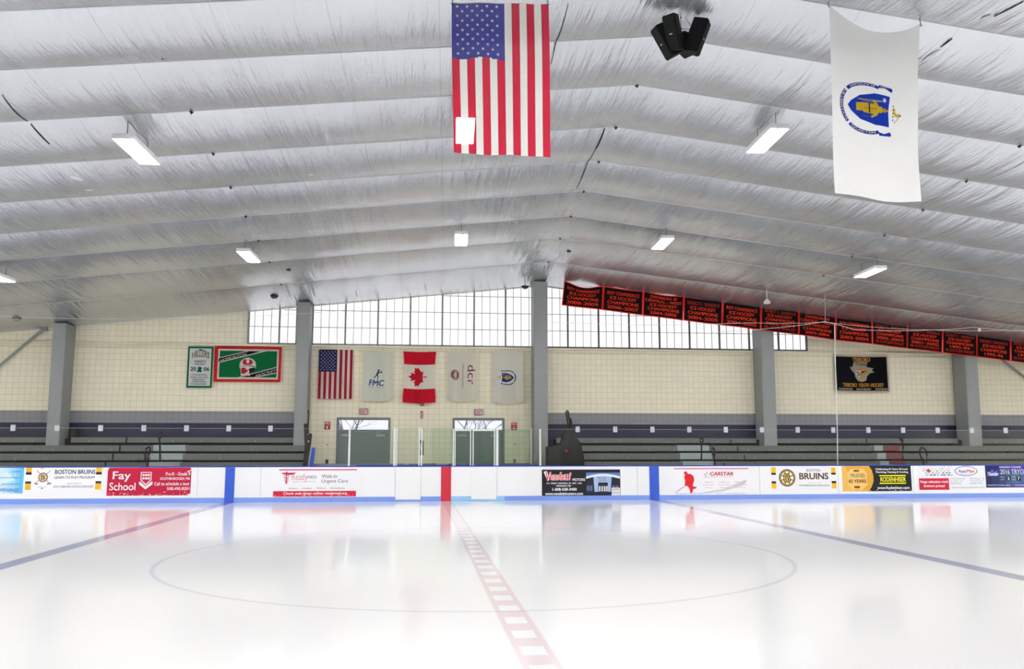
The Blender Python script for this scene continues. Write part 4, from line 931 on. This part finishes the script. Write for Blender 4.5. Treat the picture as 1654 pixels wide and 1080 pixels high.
def coat(p, cx, cy, s, up, blue=(32, 62, 178), ax=1.0):
    """shield, figure, star, ribbon and crest; up = +1 crest to the right, -1 crest to the left (the flag hangs on its side)"""
    T = lambda x, y: (cx + up*y*s, cy + x*s*ax)          # x across, y up in the emblem's own frame
    Q = lambda pts: [T(x, y) for x, y in pts]
    sh = [(-.62, .95), (0, .88), (.62, .95), (.66, .2), (.5, -.45), (.2, -.85), (0, -1.0), (-.2, -.85), (-.5, -.45), (-.66, .2)]
    p.poly(Q(sh), blue, 2)
    g = (222, 188, 44)
    p.poly(Q([(-.13, .52), (.0, .60), (.13, .52), (.13, .38), (.24, .30), (.22, -.02), (.20, -.30), (.14, -.34), (.16, -.62), (.06, -.62), (.0, -.30), (-.06, -.62), (-.16, -.62), (-.14, -.34), (-.22, -.28), (-.2, 0), (-.24, .30), (-.12, .38)]), g, 3)
    p.disc(*T(0, .66), .11*s, (196, 150, 60), 4); p.line(T(0, .76), T(-.05, .92), .05*s, g, 4)
    p.line(T(-.34, -.55), T(-.36, .60), .035*s, g, 4); p.line(T(-.36, .60), T(-.27, .0), .025*s, g, 4); p.line(T(-.27, .0), T(-.34, -.55), .025*s, g, 4); p.line(T(-.2, .28), T(-.36, .12), .09*s, g, 4)
    p.line(T(.22, .28), T(.36, .02), .09*s, g, 4); p.line(T(.36, .02), T(.34, -.35), .03*s, (120, 90, 30), 4); p.line(T(-.2, -.05), T(.2, -.05), .06*s, (70, 60, 60), 5); p.line(T(.02, -.3), T(0, .3), .03*s, (150, 110, 30), 5)
    p.poly([T(-.42+.13*math.cos(a)*k, .66+.13*math.sin(a)*k) for a, k in [(PI/2+PI*i/5, 1 if i % 2 == 0 else .42) for i in range(10)]], (240, 240, 244), 4)
    # ribbon
    rb = []
    for i in range(41):
        a = math.radians(-205 + 230*i/40); rb.append((.95*math.cos(a), -.12+1.12*math.sin(a)*.98, a))
    for i in range(40):
        x0_, y0_, a0 = rb[i]; x1_, y1_, a1 = rb[i+1]
        if i in (13, 27): continue
        k0, k1 = 1.13, .99
        p.poly(Q([(x0_*k0, -.12+(y0_+.12)*k0), (x1_*k0, -.12+(y1_+.12)*k0), (x1_*k1, -.12+(y1_+.12)*k1), (x0_*k1, -.12+(y0_+.12)*k1)]), blue, 2)
    for sx in (-1, 1): p.poly(Q([(sx*.92, .36), (sx*1.06, .40), (sx*.98, .98), (sx*.84, .92), (sx*.94, .66)]), blue, 2); p.poly(Q([(sx*.84, .92), (sx*1.0, .98), (sx*.92, 1.1), (sx*.80, 1.02)]), blue, 2)
    if s > 15:
        def along(t, a_lo, a_hi):
            f = lambda a, b_: (lambda A, R: T(R*math.cos(A)*.95, -.12+R*math.sin(A)*1.1))(math.radians(a_lo+(a_hi-a_lo)*a), 1.01+.10*(1-b_) if False else 1.02+.09*(b_ if True else 0))
            p.text(t, 0, 0, 0, 0, (236, 220, 150), 4, .02, xf=f)
        along('PLACIDAM', -196, -140); along('SUB LIBERTATE', -128, -52); along('QUIETEM', -40, 16)
        f = lambda sx: (lambda a, b_: T(sx*(1.03-.07*b_), .45+.45*a)); p.text('ENSE PETIT', 0, 0, 0, 0, (236, 220, 150), 4, .02, xf=f(-1))
    # crest: bent arm with a sword
    p.poly(Q([(-.20, 1.18), (.06, 1.16), (.16, 1.34), (.12, 1.52), (-.02, 1.50), (.02, 1.38), (-.04, 1.28), (-.2, 1.28)]), (214, 186, 70), 3)
    for k in range(5): p.poly(Q([(-.30+.14*k, 1.13), (-.22+.14*k, 1.13), (-.22+.14*k, 1.18), (-.30+.14*k, 1.18)]), (44, 54, 120), 3)
    p.line(T(.12, 1.5), T(.42, 1.22), .03*s, (120, 124, 140), 3); p.disc(*T(.07, 1.54), .05*s, (90, 90, 110), 4)
p = hang(795.5, 568, 845.5, 648, FY_, .075, 21, mk=cloth, base=(232, 230, 218), belly=.055, inset=.02, step=4)
coat(p, 819.5, 608, 10.5, -1, (48, 56, 158)); p.build('flag', 'small white flag with a blue shield on the wall beside the tallest column', 'flag')
# black and gold banner
p = hang(1348, 573, 1435.5, 633, FY_, .012, 9, mk=cloth, base=(24, 24, 28), belly=.012, sag=.015, step=8, colour=lambda u, v: (206, 190, 170) if (u < .03 or u > .97 or v < .045 or v > .955) else (24, 24, 30), grid=(66, 44)); GD = (216, 150, 66)
p.text('TRIBORO', 1377.5, 576.8, 1406.5, 583.2, GD, 2, .05)
p.poly([(1379.5, 583.8), (1402, 583.8), (1400, 592), (1404, 592.8), (1411, 594), (1408, 597.4), (1412, 600.4), (1405, 602), (1400, 606.6), (1398.6, 613.4), (1392, 616.2), (1385, 614.6), (1381, 609), (1379.6, 602), (1375.6, 598), (1372.6, 592.4), (1377, 591.8), (1381.6, 594)], (176, 168, 150), 2)
p.text('TITANS', 1381.5, 585.2, 1401, 590.8, (40, 34, 34), 3, .02)
p.disc(1388, 602.5, 6.4, (190, 196, 214), 3, 7); p.poly([(1382, 596), (1392, 592.6), (1402, 595), (1394, 596.2), (1386, 598)], GD, 4); p.poly([(1389.6, 600), (1397, 597.2), (1404.6, 600), (1399, 602), (1393, 606.4), (1390, 612), (1389, 606)], GD, 4)
p.poly([(1392, 598.6), (1400, 598.2), (1395, 600.2), (1390.4, 602.6)], (36, 32, 36), 5); p.line((1383.5, 600), (1388.6, 604.6), 1.3, (44, 40, 56), 5); p.line((1384, 607), (1389, 604), 1.0, (44, 40, 56), 5); p.poly([(1386, 612.4), (1396, 611.4), (1397, 614.6), (1391, 615.6)], (196, 176, 120), 4)
for t, x0, x1 in (('TRIBORO', 1360, 1383), ('YOUTH', 1385.5, 1402.5), ('HOCKEY', 1405, 1426)): p.text(t, x0, 618.2, x1, 624.4, GD, 2, .045)
for t, x0, x1 in (('MARLBOROUGH', 1353, 1375.4), ('SOUTHBORO', 1381.6, 1405), ('WESTBORO', 1411.4, 1432.5)): p.text(t, x0, 626.4, x1, 629, (206, 200, 186), 2, .03)
p.build('wall_banner', 'black banner with gold lettering and a grey emblem, right of the fourth column', 'banner')

# ================================================================== CHAMPIONS BANNERS BELOW THE ROOF EDGE
BR, BK_ = (226, 36, 32), (26, 18, 20)
BYY = 29.48
bt = [(911, 453.3), (974.7, 461.8), (1039, 470), (1104.4, 478.5), (1167, 485.6), (1229, 494), (1290, 502.7), (1349.7, 511.5), (1408, 519), (1465, 526.4), (1522, 534), (1577, 541), (1632, 548), (1687, 555), (1741, 562)]
bb = [(907, 493), (972.5, 500.8), (1038, 509.2), (1103, 517.8), (1166, 525.4), (1228.4, 533), (1289.5, 541), (1349.5, 549.2), (1408, 556), (1465, 562.8), (1521.5, 569.8), (1577, 576.4), (1632, 583), (1687, 590), (1741, 597)]
C3 = ['ICE HOCKEY', 'CHAMPIONS']; DS = 'DISTRICT C - DIVISION III'; FN = 'MA STATE SEMI FINALIST'
bt_text = [['ROY CONFERENCE']+C3+['2008-2009'], ['ROY CONFERENCE']+C3+['2006-2007'], ['DIVISION III', 'CENTRAL - WEST']+C3+['2004-2005'], [DS]+C3+['2004-2005'], ['ROY CONFERENCE']+C3+['2004-2005'],
           [DS]+C3+['2003-2004', 'MA STATE FINALIST'], ['DIVISION III', 'CENTRAL - WEST']+C3+['2003-2004'], ['ROY CONFERENCE']+C3+['2003-2004'], [DS]+C3+['2002-2003', FN], [DS]+C3+['2001-2002', FN], [DS]+C3+['1992-93', FN], ['DISTRICT DIVISION II']+C3+['1995-96'], [DS]+C3+['1994-95', FN], [DS]+C3+['1993-94', FN]]
bl_ = ['first of the red and black banners, hanging nearest the tallest column', 'second red and black banner from the tallest column, ending in 2007', 'third red and black banner from the tallest column, with five lines of lettering', 'fourth red and black banner from the tallest column, ending in 2005',
       'fifth red and black banner, its right edge at the fourth column', 'sixth red and black banner, over the short window past the fourth column', 'seventh red and black banner, five lines ending in 2004', 'eighth red and black banner, directly above the black and gold wall banner',
       'ninth red and black banner, upper right of the black and gold wall banner', 'tenth red and black banner, left of the fifth column', 'eleventh red and black banner, right edge above the fifth column', 'twelfth red and black banner, past the fifth column', 'thirteenth red and black banner, cut by the right edge of the photo', 'fourteenth red and black banner, beyond the right edge of the photo']
for i in range(14):
    T0, T1, B0, B1 = at(*bt[i], BYY), at(*bt[i+1], BYY), at(*bb[i], BYY), at(*bb[i+1], BYY)
    droop = [.16, .02, .05, .01, .03][i] if i < 5 else .01
    sd = i*3.7
    wv = (lambda sd, droop: lambda u, v: Vector((0, .03*math.sin(u*5+sd)*v + .02*noise.noise(Vector((u*2, v, sd))) - .03, -droop*math.sin(PI*u)**1.5*(1-v)**2)))(sd, droop)
    p = Print([T0, T1, B1, B0], (0, 0, 100, 62), wave=wv, thick=0, grid=(40, 25), mk=lambda c: cloth(c, 0, .25), base=BR, colour=lambda u, v: BR if (u < .026 or u > .974 or v < .04 or v > .96) else BK_, step=14)
    T = bt_text[i]; n_ = len(T); top = 9 if n_ == 4 else 5
    H_ = (62-top-5)/n_
    for k, t in enumerate(T):
        small = t in (DS, FN, 'MA STATE FINALIST', 'DISTRICT DIVISION II')
        hw = {'ROY CONFERENCE': 40, 'ICE HOCKEY': 33, 'CHAMPIONS': 39, 'DIVISION III': 32, 'CENTRAL - WEST': 45, '1992-93': 28, '1995-96': 28, '1994-95': 28, '1993-94': 28}.get(t, 39 if not small else 41)
        if n_ == 5 and k == 4 and not small: hw = 33
        y0 = top+H_*k; p.text(t, 50-hw, y0+H_*.12, 50+hw, y0+H_*.84, (240, 62, 34) if not small else (196, 60, 40), 2, .03 if not small else .01)
    p.build('champions_banner', bl_[i], 'banner', 'red and black champions banners')
# ================================================================== LARGE HANGING FLAGS
FLG = 10.38
c4 = [at(729.5, 2.5, FLG), at(886, 4.5, FLG), at(889.5, 255, FLG), at(732.5, 245.5, FLG)]
def wv1(u, v): return Vector((.01*math.sin(v*5)*(u-.5), .018*math.sin(u*16+v*2)*(.35+.65*v) + .02*noise.noise(Vector((u*4, v*2, 3))), -.02*math.sin(u*PI*2.0)*v*.6))
def big_us(u, v):
    if v < .006: return (236, 234, 230)
    if u < 7/13 and v < .375+.008*math.sin(u*14): return (62, 62, 148)
    return ((206, 30, 62), (238, 237, 232))[int(u*13) % 2]
p = Print(c4, (0, 0, 130, 205), wave=wv1, thick=0, grid=(91, 120), colour=big_us, mk=lambda c: cloth(c, .05, .32), base=(236, 234, 230), step=6)
dx = 68.6/10.6
for i in range(11):
    for j in range(5 if i % 2 == 0 else 4):
        x = 7.2 + (2*j + (i % 2))*dx*1.02 + .1*i; y = 6.2+i*6.45
        p.poly(st(x, y, 2.45, .45, 0), (240, 240, 246), 2)
for k in range(1, 13):
    x = 10*k; y0 = 0 if k > 6 else 77.5
    p.line((x, y0+1), (x, 204), .35, (130, 40, 84), 1)
US = p.build('hanging_flag', 'large stars and stripes flag hanging upright from the ceiling', 'flag')
FL2 = 10.36
c4 = [at(1339, 7, FL2), at(1487, 37.5, FL2), at(1485.5, 326.5, FL2), at(1349, 311.5, FL2)]
def wv2(u, v):
    pull = math.sin(PI*u)
    return Vector((-.018*math.sin(PI*v)*(1 if u > .5 else 0)*(u-.5)*2 + .0, .035*math.sin(u*7+v*3)*(.4+.6*v)+.05*noise.noise(Vector((u*2.5+v, v*2, 8))), -.27*pull**.9*(1-v)**3 - .03*math.sin(u*PI)*v))
p = Print(c4, (0, 0, 100, 212), wave=wv2, thick=0, grid=(44, 70), mk=lambda c: cloth(c, .0, .35), base=(238, 238, 238), step=4)
coat(p, 42, 109, 24.5, 1, ax=1.2); p.build('hanging_flag', 'large white flag with a sideways blue shield hanging from the ceiling', 'flag')
for X, Y, Z, nm, lab in ((c4[0].x, FL2, c4[0].z, 0, 'wire holding the left corner of the large white flag'), (c4[1].x, FL2, c4[1].z, 0, 'wire holding the right corner of the large white flag'), (at(731, 3, FLG).x, FLG, at(731, 3, FLG).z, 0, 'wire holding the left corner of the large striped flag'), (at(885, 4, FLG).x, FLG, at(885, 4, FLG).z, 0, 'wire holding the right corner of the large striped flag')):
    bm = bmesh.new(); tube(bm, [(X, Y, Z-.02), (X, Y+.02, max(roof_z(X, Y), Z+.02))], .006, 6); tube(bm, [(X-.02, Y, Z-.02), (X, Y-.01, Z-.05), (X+.02, Y, Z-.02)], .005, 5); tag(obj('hanging_wire', bm, RODM), lab, 'wire')

# ================================================================== LOUDSPEAKER CLUSTER
SPK = mat('black_speaker_cabinet', (16, 17, 18), .7, 0, .2, 20, .25); GRL = mat('speaker_grille', (30, 32, 33), .85, 0, .4, 120, .2)
ctr = Vector((at(1100, 60, 11.2).x, 11.2, 0)); zb = at(1100, 96, 11.2).z
e = empty('loudspeaker_cluster', (ctr.x, ctr.y, zb), 'cluster of black loudspeakers hanging under the roof ridge between the two large flags', 'loudspeaker')
def cab(az, tilt, z, r0, h=.56, wd=.20, dp=.22):
    a = math.radians(az); out = Vector((math.sin(a), -math.cos(a), 0)); side = Vector((math.cos(a), math.sin(a), 0))
    up = (Vector((0, 0, 1))*math.cos(tilt) + out*math.sin(tilt)); f = side.cross(up).normalized(); f = -f if f.dot(out) < 0 else f
    base = ctr + out*r0 + Vector((0, 0, z)); c = base + up*h/2
    M = Matrix(((side.x, f.x, up.x, c.x), (side.y, f.y, up.y, c.y), (side.z, f.z, up.z, c.z), (0, 0, 0, 1)))
    bm = bmesh.new(); vs = []
    for zz in (-h/2, h/2):
        for x, y in ((-wd/2, dp*.5), (wd/2, dp*.5), (wd*.30, -dp*.5), (-wd*.30, -dp*.5)): vs.append(bm.verts.new(M @ Vector((x, y, zz))))
    for q in ((0, 1, 2, 3), (7, 6, 5, 4), (0, 4, 5, 1), (1, 5, 6, 2), (2, 6, 7, 3), (3, 7, 4, 0)): bm.faces.new([vs[i] for i in q])
    bmesh.ops.recalc_face_normals(bm, faces=bm.faces[:]); bmesh.ops.bevel(bm, geom=bm.edges[:], offset=.008, segments=2, affect='EDGES')
    s_ = obj('loudspeaker', bm, SPK, e)
    bm = bmesh.new(); obox(bm, M @ Matrix.Translation((0, dp*.5+.006, 0)), wd*.9, .014, h*.94, 0, .005); obj('grille', bm, GRL, s_)
    bm = bmesh.new(); obox(bm, M @ Matrix.Translation((0, dp*.5+.016, -.02)), .045, .006, .014, 0, .002); obj('badge', bm, mat('silver_badge', (200, 202, 206), .3, .6), s_)
cab(-80, math.radians(31), zb+.05, .09, .49); cab(-45, math.radians(20), zb+.09, .11, .50); cab(62, math.radians(22), zb+.08, .12, .50); cab(122, math.radians(9), zb+.11, .07, .30)
top = Vector((at(1098, 12, 11.2).x, 11.2, roof_z(at(1098, 12, 11.2).x, 11.2)-.02)); zc = at(1098, 12, 11.2).z
bm = bmesh.new(); obox(bm, Matrix.Translation((top.x, 11.2, zc)), .09, .07, .03, 0, .005); tube(bm, [(top.x, 11.2, zc), (top.x, 11.2, top.z+.05)], .012, 6); tube(bm, [(top.x, 11.2, zc), (top.x+.01, 11.2, zc-.16)], [.022, .010], 6); obj('mount', bm, SPK, e)
bm = bmesh.new()
for x, y in ((1102, 70), (1092, 22), (1118, 46)): q = at(x, y, 11.15); tube(bm, [(top.x, 11.2, zc), q], .004, 5)
q0, q1 = at(1099, 46, 11.15), at(1118, 47.5, 11.15); tube(bm, [q0, q1], .004, 5); obj('cable', bm, RODM, e)

# ================================================================== SMALL WALL FITTINGS
p = None
for x, y, lb in ((587.3, 664.2, 'red lettered exit sign above the left pair of doors'), (773.6, 665.2, 'red lettered exit sign above the right pair of doors')):
    Y = WALL_Y-.07; a = at(x-7.2, y-4.8, Y); b_ = at(x+7.2, y+4.8, Y)
    e = empty('exit_sign', ((a.x+b_.x)/2, Y, (a.z+b_.z)/2), lb, 'exit sign', 'exit signs')
    bm = bmesh.new(); box(bm, a.x, b_.x, Y, Y+.065, b_.z, a.z, 0, .01); obj('housing', bm, mat('exit_housing', (92, 84, 86), .5), e)
    q = flat(x-6.2, y-3.8, x+6.2, y+3.8, Y-.006, base=(232, 206, 206), thick=.004); q.text('EXIT', x-5.2, y-2.8, x+5.2, y+2.8, (196, 40, 60), 1, .03); q.build('face', parent=e)
for x, y, lb in ((528.6, 687, 'red fire alarm sign left of the left pair of doors'), (830.4, 688.2, 'red fire alarm sign right of the right pair of doors')):
    q = flat(x-4.7, y-6.3, x+4.7, y+6.3, WALL_Y-.02, base=(176, 36, 44), thick=.018); q.text('FIRE', x-3.6, y-5.2, x+3.6, y-2.2, (240, 220, 214), 1, .04); q.text('ALARM', x-3.6, y-1, x+3.6, y+.8, (224, 180, 176), 1, .02); q.disc(x, y+3.4, 1.8, (244, 226, 220), 1); q.rect(x-.5, y+.9, x+.5, y+2.4, (244, 226, 220))
    q.build('fire_sign', lb, 'sign', 'fire signs')
q = flat(678.2, 663.5, 684, 676.6, WALL_Y-.02, base=(226, 206, 190), thick=.018); q.rect(679, 664.2, 683.2, 666.2, (170, 60, 66)); q.rect(679.4, 667, 680.6, 675.4, (190, 60, 66)); q.rect(681.8, 667, 683, 675.4, (190, 60, 66)); q.build('wall_sign', 'narrow red and cream upright sign under the maple leaf flag', 'sign')
e = empty('strobe_light', (at(681.6, 653, 30.4).x, 30.4, at(681.6, 653, 30.4).z), 'small dark boxed strobe just under the maple leaf flag', 'alarm strobe')
bm = bmesh.new(); a = at(678.6, 650.5, 30.4); b_ = at(684.6, 655, 30.4); box(bm, a.x, b_.x, 30.4, 30.5, b_.z, a.z, 0, .01); obj('housing', bm, mat('strobe_dark', (84, 60, 64), .5), e)
bm = bmesh.new(); box(bm, a.x+.04, b_.x-.04, 30.385, 30.40, b_.z+.025, a.z-.03, 0, .006); obj('lens', bm, mat('strobe_lens', (236, 232, 226), .2), e)
for x, y, w2, h2, lb in ((527.8, 745, 2.2, 3.4, 'dark outlet box low on the wall left of the doors'), (831.3, 744.3, 2.0, 3, 'grey outlet box low on the wall right of the doors')):
    bm = bmesh.new(); a = at(x-w2, y-h2, WALL_Y-.06); b_ = at(x+w2, y+h2, WALL_Y-.06); box(bm, a.x, b_.x, WALL_Y-.06, WALL_Y, b_.z, a.z, 0, .01); box(bm, a.x+.02, b_.x-.02, WALL_Y-.07, WALL_Y-.06, b_.z+.04, a.z-.04, 0, .004)
    tag(obj('outlet_box', bm, mat('outlet_%d' % int(x), (84, 70, 84) if x < 600 else (120, 112, 112), .5)), lb, 'outlet')
    bm = bmesh.new(); c = at(x+.4, y-27.2, WALL_Y); box(bm, c.x-.03, c.x+.03, WALL_Y-.03, WALL_Y, c.z-.015, c.z+.015, 0, .005); tag(obj('wall_hook', bm, mat('hook_brass', (120, 104, 70), .5, .4)), 'tiny brass hook above the %s' % lb.split(' low')[0], 'hook')
# black handle behind the glass, between the two white posts
bm = bmesh.new(); Y = 27.2; P0, P1 = at(679.6, 711, Y), at(679.6, 734, Y); tube(bm, [P0+Vector((0, .06, 0)), P0, P1, P1+Vector((0, .06, 0))], .022, 8); Q0, Q1 = at(683.4, 711.5, Y), at(683.4, 735, Y); tube(bm, [Q0, Q1], .018, 6)
obj('latch_bar', bm, DARK, LATCH_AT)
# ceiling domes
for x, y, lb, z in ((443, 478, 'black dome fitting under the foil left of the second column', 0), (848, 462.5, 'black dome fitting beside the top of the tallest column', 0), (27, 513.5, 'small grey dome fitting near the left edge of the photo', 1), (466, 435.5, 'small black hook plate on the foil above the second column', 0), (919, 405.5, 'small black hook plate on the foil above the first champions banner', 0)):
    small = 'hook' in lb; X, Y = ceil_pt(x, y) if y > 440 or True else (0, 0); Y = min(Y, 29.4); c = at(x, y, Y); rz_ = roof_z(c.x, Y)
    e = empty('ceiling_dome' if not small else 'ceiling_hook_plate', (c.x, Y, rz_), lb, 'ceiling fitting')
    bm = bmesh.new(); r_ = .13 if not small else .07
    lathe(bm, [(r_, .0), (r_, .03), (r_*.9, .04)], (c.x, Y, c.z-.02), 16); obj('rim', bm, DARK, e)
    if not small: bm = bmesh.new(); lathe(bm, [(r_*.35, -.07), (r_*.7, -.05), (r_*.9, .0)], (c.x, Y, c.z-.02), 16); obj('dome', bm, mat('smoked_dome_%d' % z, (60, 60, 62) if z == 0 else (150, 150, 146), .2), e)
    if rz_ > c.z+.04: bm = bmesh.new(); tube(bm, [(c.x, Y, c.z+.01), (c.x, Y, rz_)], .012, 6); obj('stem', bm, DARK, e)
for x0, y0, x1, y1, lb in ((575, 474, 577.5, 478, 'small dark hook hanging before the long window, leftmost of three'), (687, 463, 688, 467, 'small dark hook hanging before the long window, middle of three'), (805.5, 432, 804.5, 438, 'small dark hook hanging before the long window, rightmost of three')):
    bm = bmesh.new(); Y = 29.2; A, B = at(x0, y0, Y), at(x1, y1, Y); tube(bm, [(A.x, Y, roof_z(A.x, Y)), A, B, B+Vector((-.03, 0, -.02))], .010, 6); tag(obj('ceiling_hook', bm, DARK), lb, 'hook', 'hooks before the long window')
# diagonal braces at the wall, left and right
for (a, b_, lb) in (((-60, 640), (72, 529), 'grey diagonal brace pipe left of the leftmost column'), ((1592, 560), (1760, 690), 'grey diagonal brace pipe right of the fifth column')):
    bm = bmesh.new(); A, B = at(*a, 30.38), at(*b_, 30.38); tube(bm, [A, B], .045, 8); 
    for q in (A, B): box(bm, q.x-.09, q.x+.09, 30.36, 30.46, q.z-.09, q.z+.09, 0, .01)
    tag(obj('brace_pipe', bm, GREY), lb, 'brace')
# safety net support cables above the boards
WIRE = mat('pale_cable', (206, 208, 206), .5)
def cable(P, r, lab, nm='net_cable'):
    bm = bmesh.new(); pts = []
    for (a, b_) in zip(P[:-1], P[1:]):
        A, B = Vector(a), Vector(b_); L_ = (B-A).length
        for k in range(12): t = k/12; q = A.lerp(B, t); q.z -= .012*L_*math.sin(PI*t) if abs(B.x-A.x) > 1 else 0; pts.append(q)
    pts.append(Vector(P[-1])); tube(bm, pts, r, 6); tag(obj(nm, bm, WIRE), lab, 'cable')
NY = 26.9
cable([at(-60, 508, NY), at(340, 512, NY), at(565, 500, NY)], .007, 'thin pale net cable crossing in front of the leftmost column')
cable([at(886, 520, NY), at(1215, 521, NY), at(1332, 520, NY), at(1480, 532, NY), at(1720, 530, NY)], .007, 'thin pale net cable crossing the champions banners')
cable([at(1150, 536, NY), at(1245, 530, NY), at(1332, 519, NY), at(1352, 524, NY), at(1380, 532, NY), at(1500, 533, NY), at(1570, 528.5, NY), at(1720, 536, NY)], .009, 'slack pale cable looping over the champions banners')
cable([at(1348, 523, NY), at(1349, 575, NY), at(1352.5, 700, NY), at(1353, 757, NY)], .016, 'white vertical net rope beside the black and gold banner', 'net_rope')
cable([at(1332, 400, 26.9), at(1333, 520, NY)], .006, 'fine wire dropping from the foil to the cable joint')
bm = bmesh.new(); c = at(1582, 533, NY); bmesh.ops.create_uvsphere(bm, u_segments=12, v_segments=8, radius=.055, matrix=Matrix.Translation(c)); box(bm, c.x-.02, c.x+.02, c.y-.02, c.y+.02, c.z+.04, c.z+.08); tag(obj('cable_float', bm, WIRE), 'white ball threaded on the cable in front of the champions banners', 'ball')
bm = bmesh.new(); c = at(1239, 488, 27.6); lathe(bm, [(.10, -.05), (.12, 0), (.05, .10)], (c.x, c.y, c.z), 14); tube(bm, [c, (c.x, c.y, roof_z(c.x, c.y))], .01, 6); tag(obj('pendant_fitting', bm, mat('white_fitting', (232, 232, 230), .4)), 'small white fitting hanging above the sixth champions banner', 'ceiling fitting')
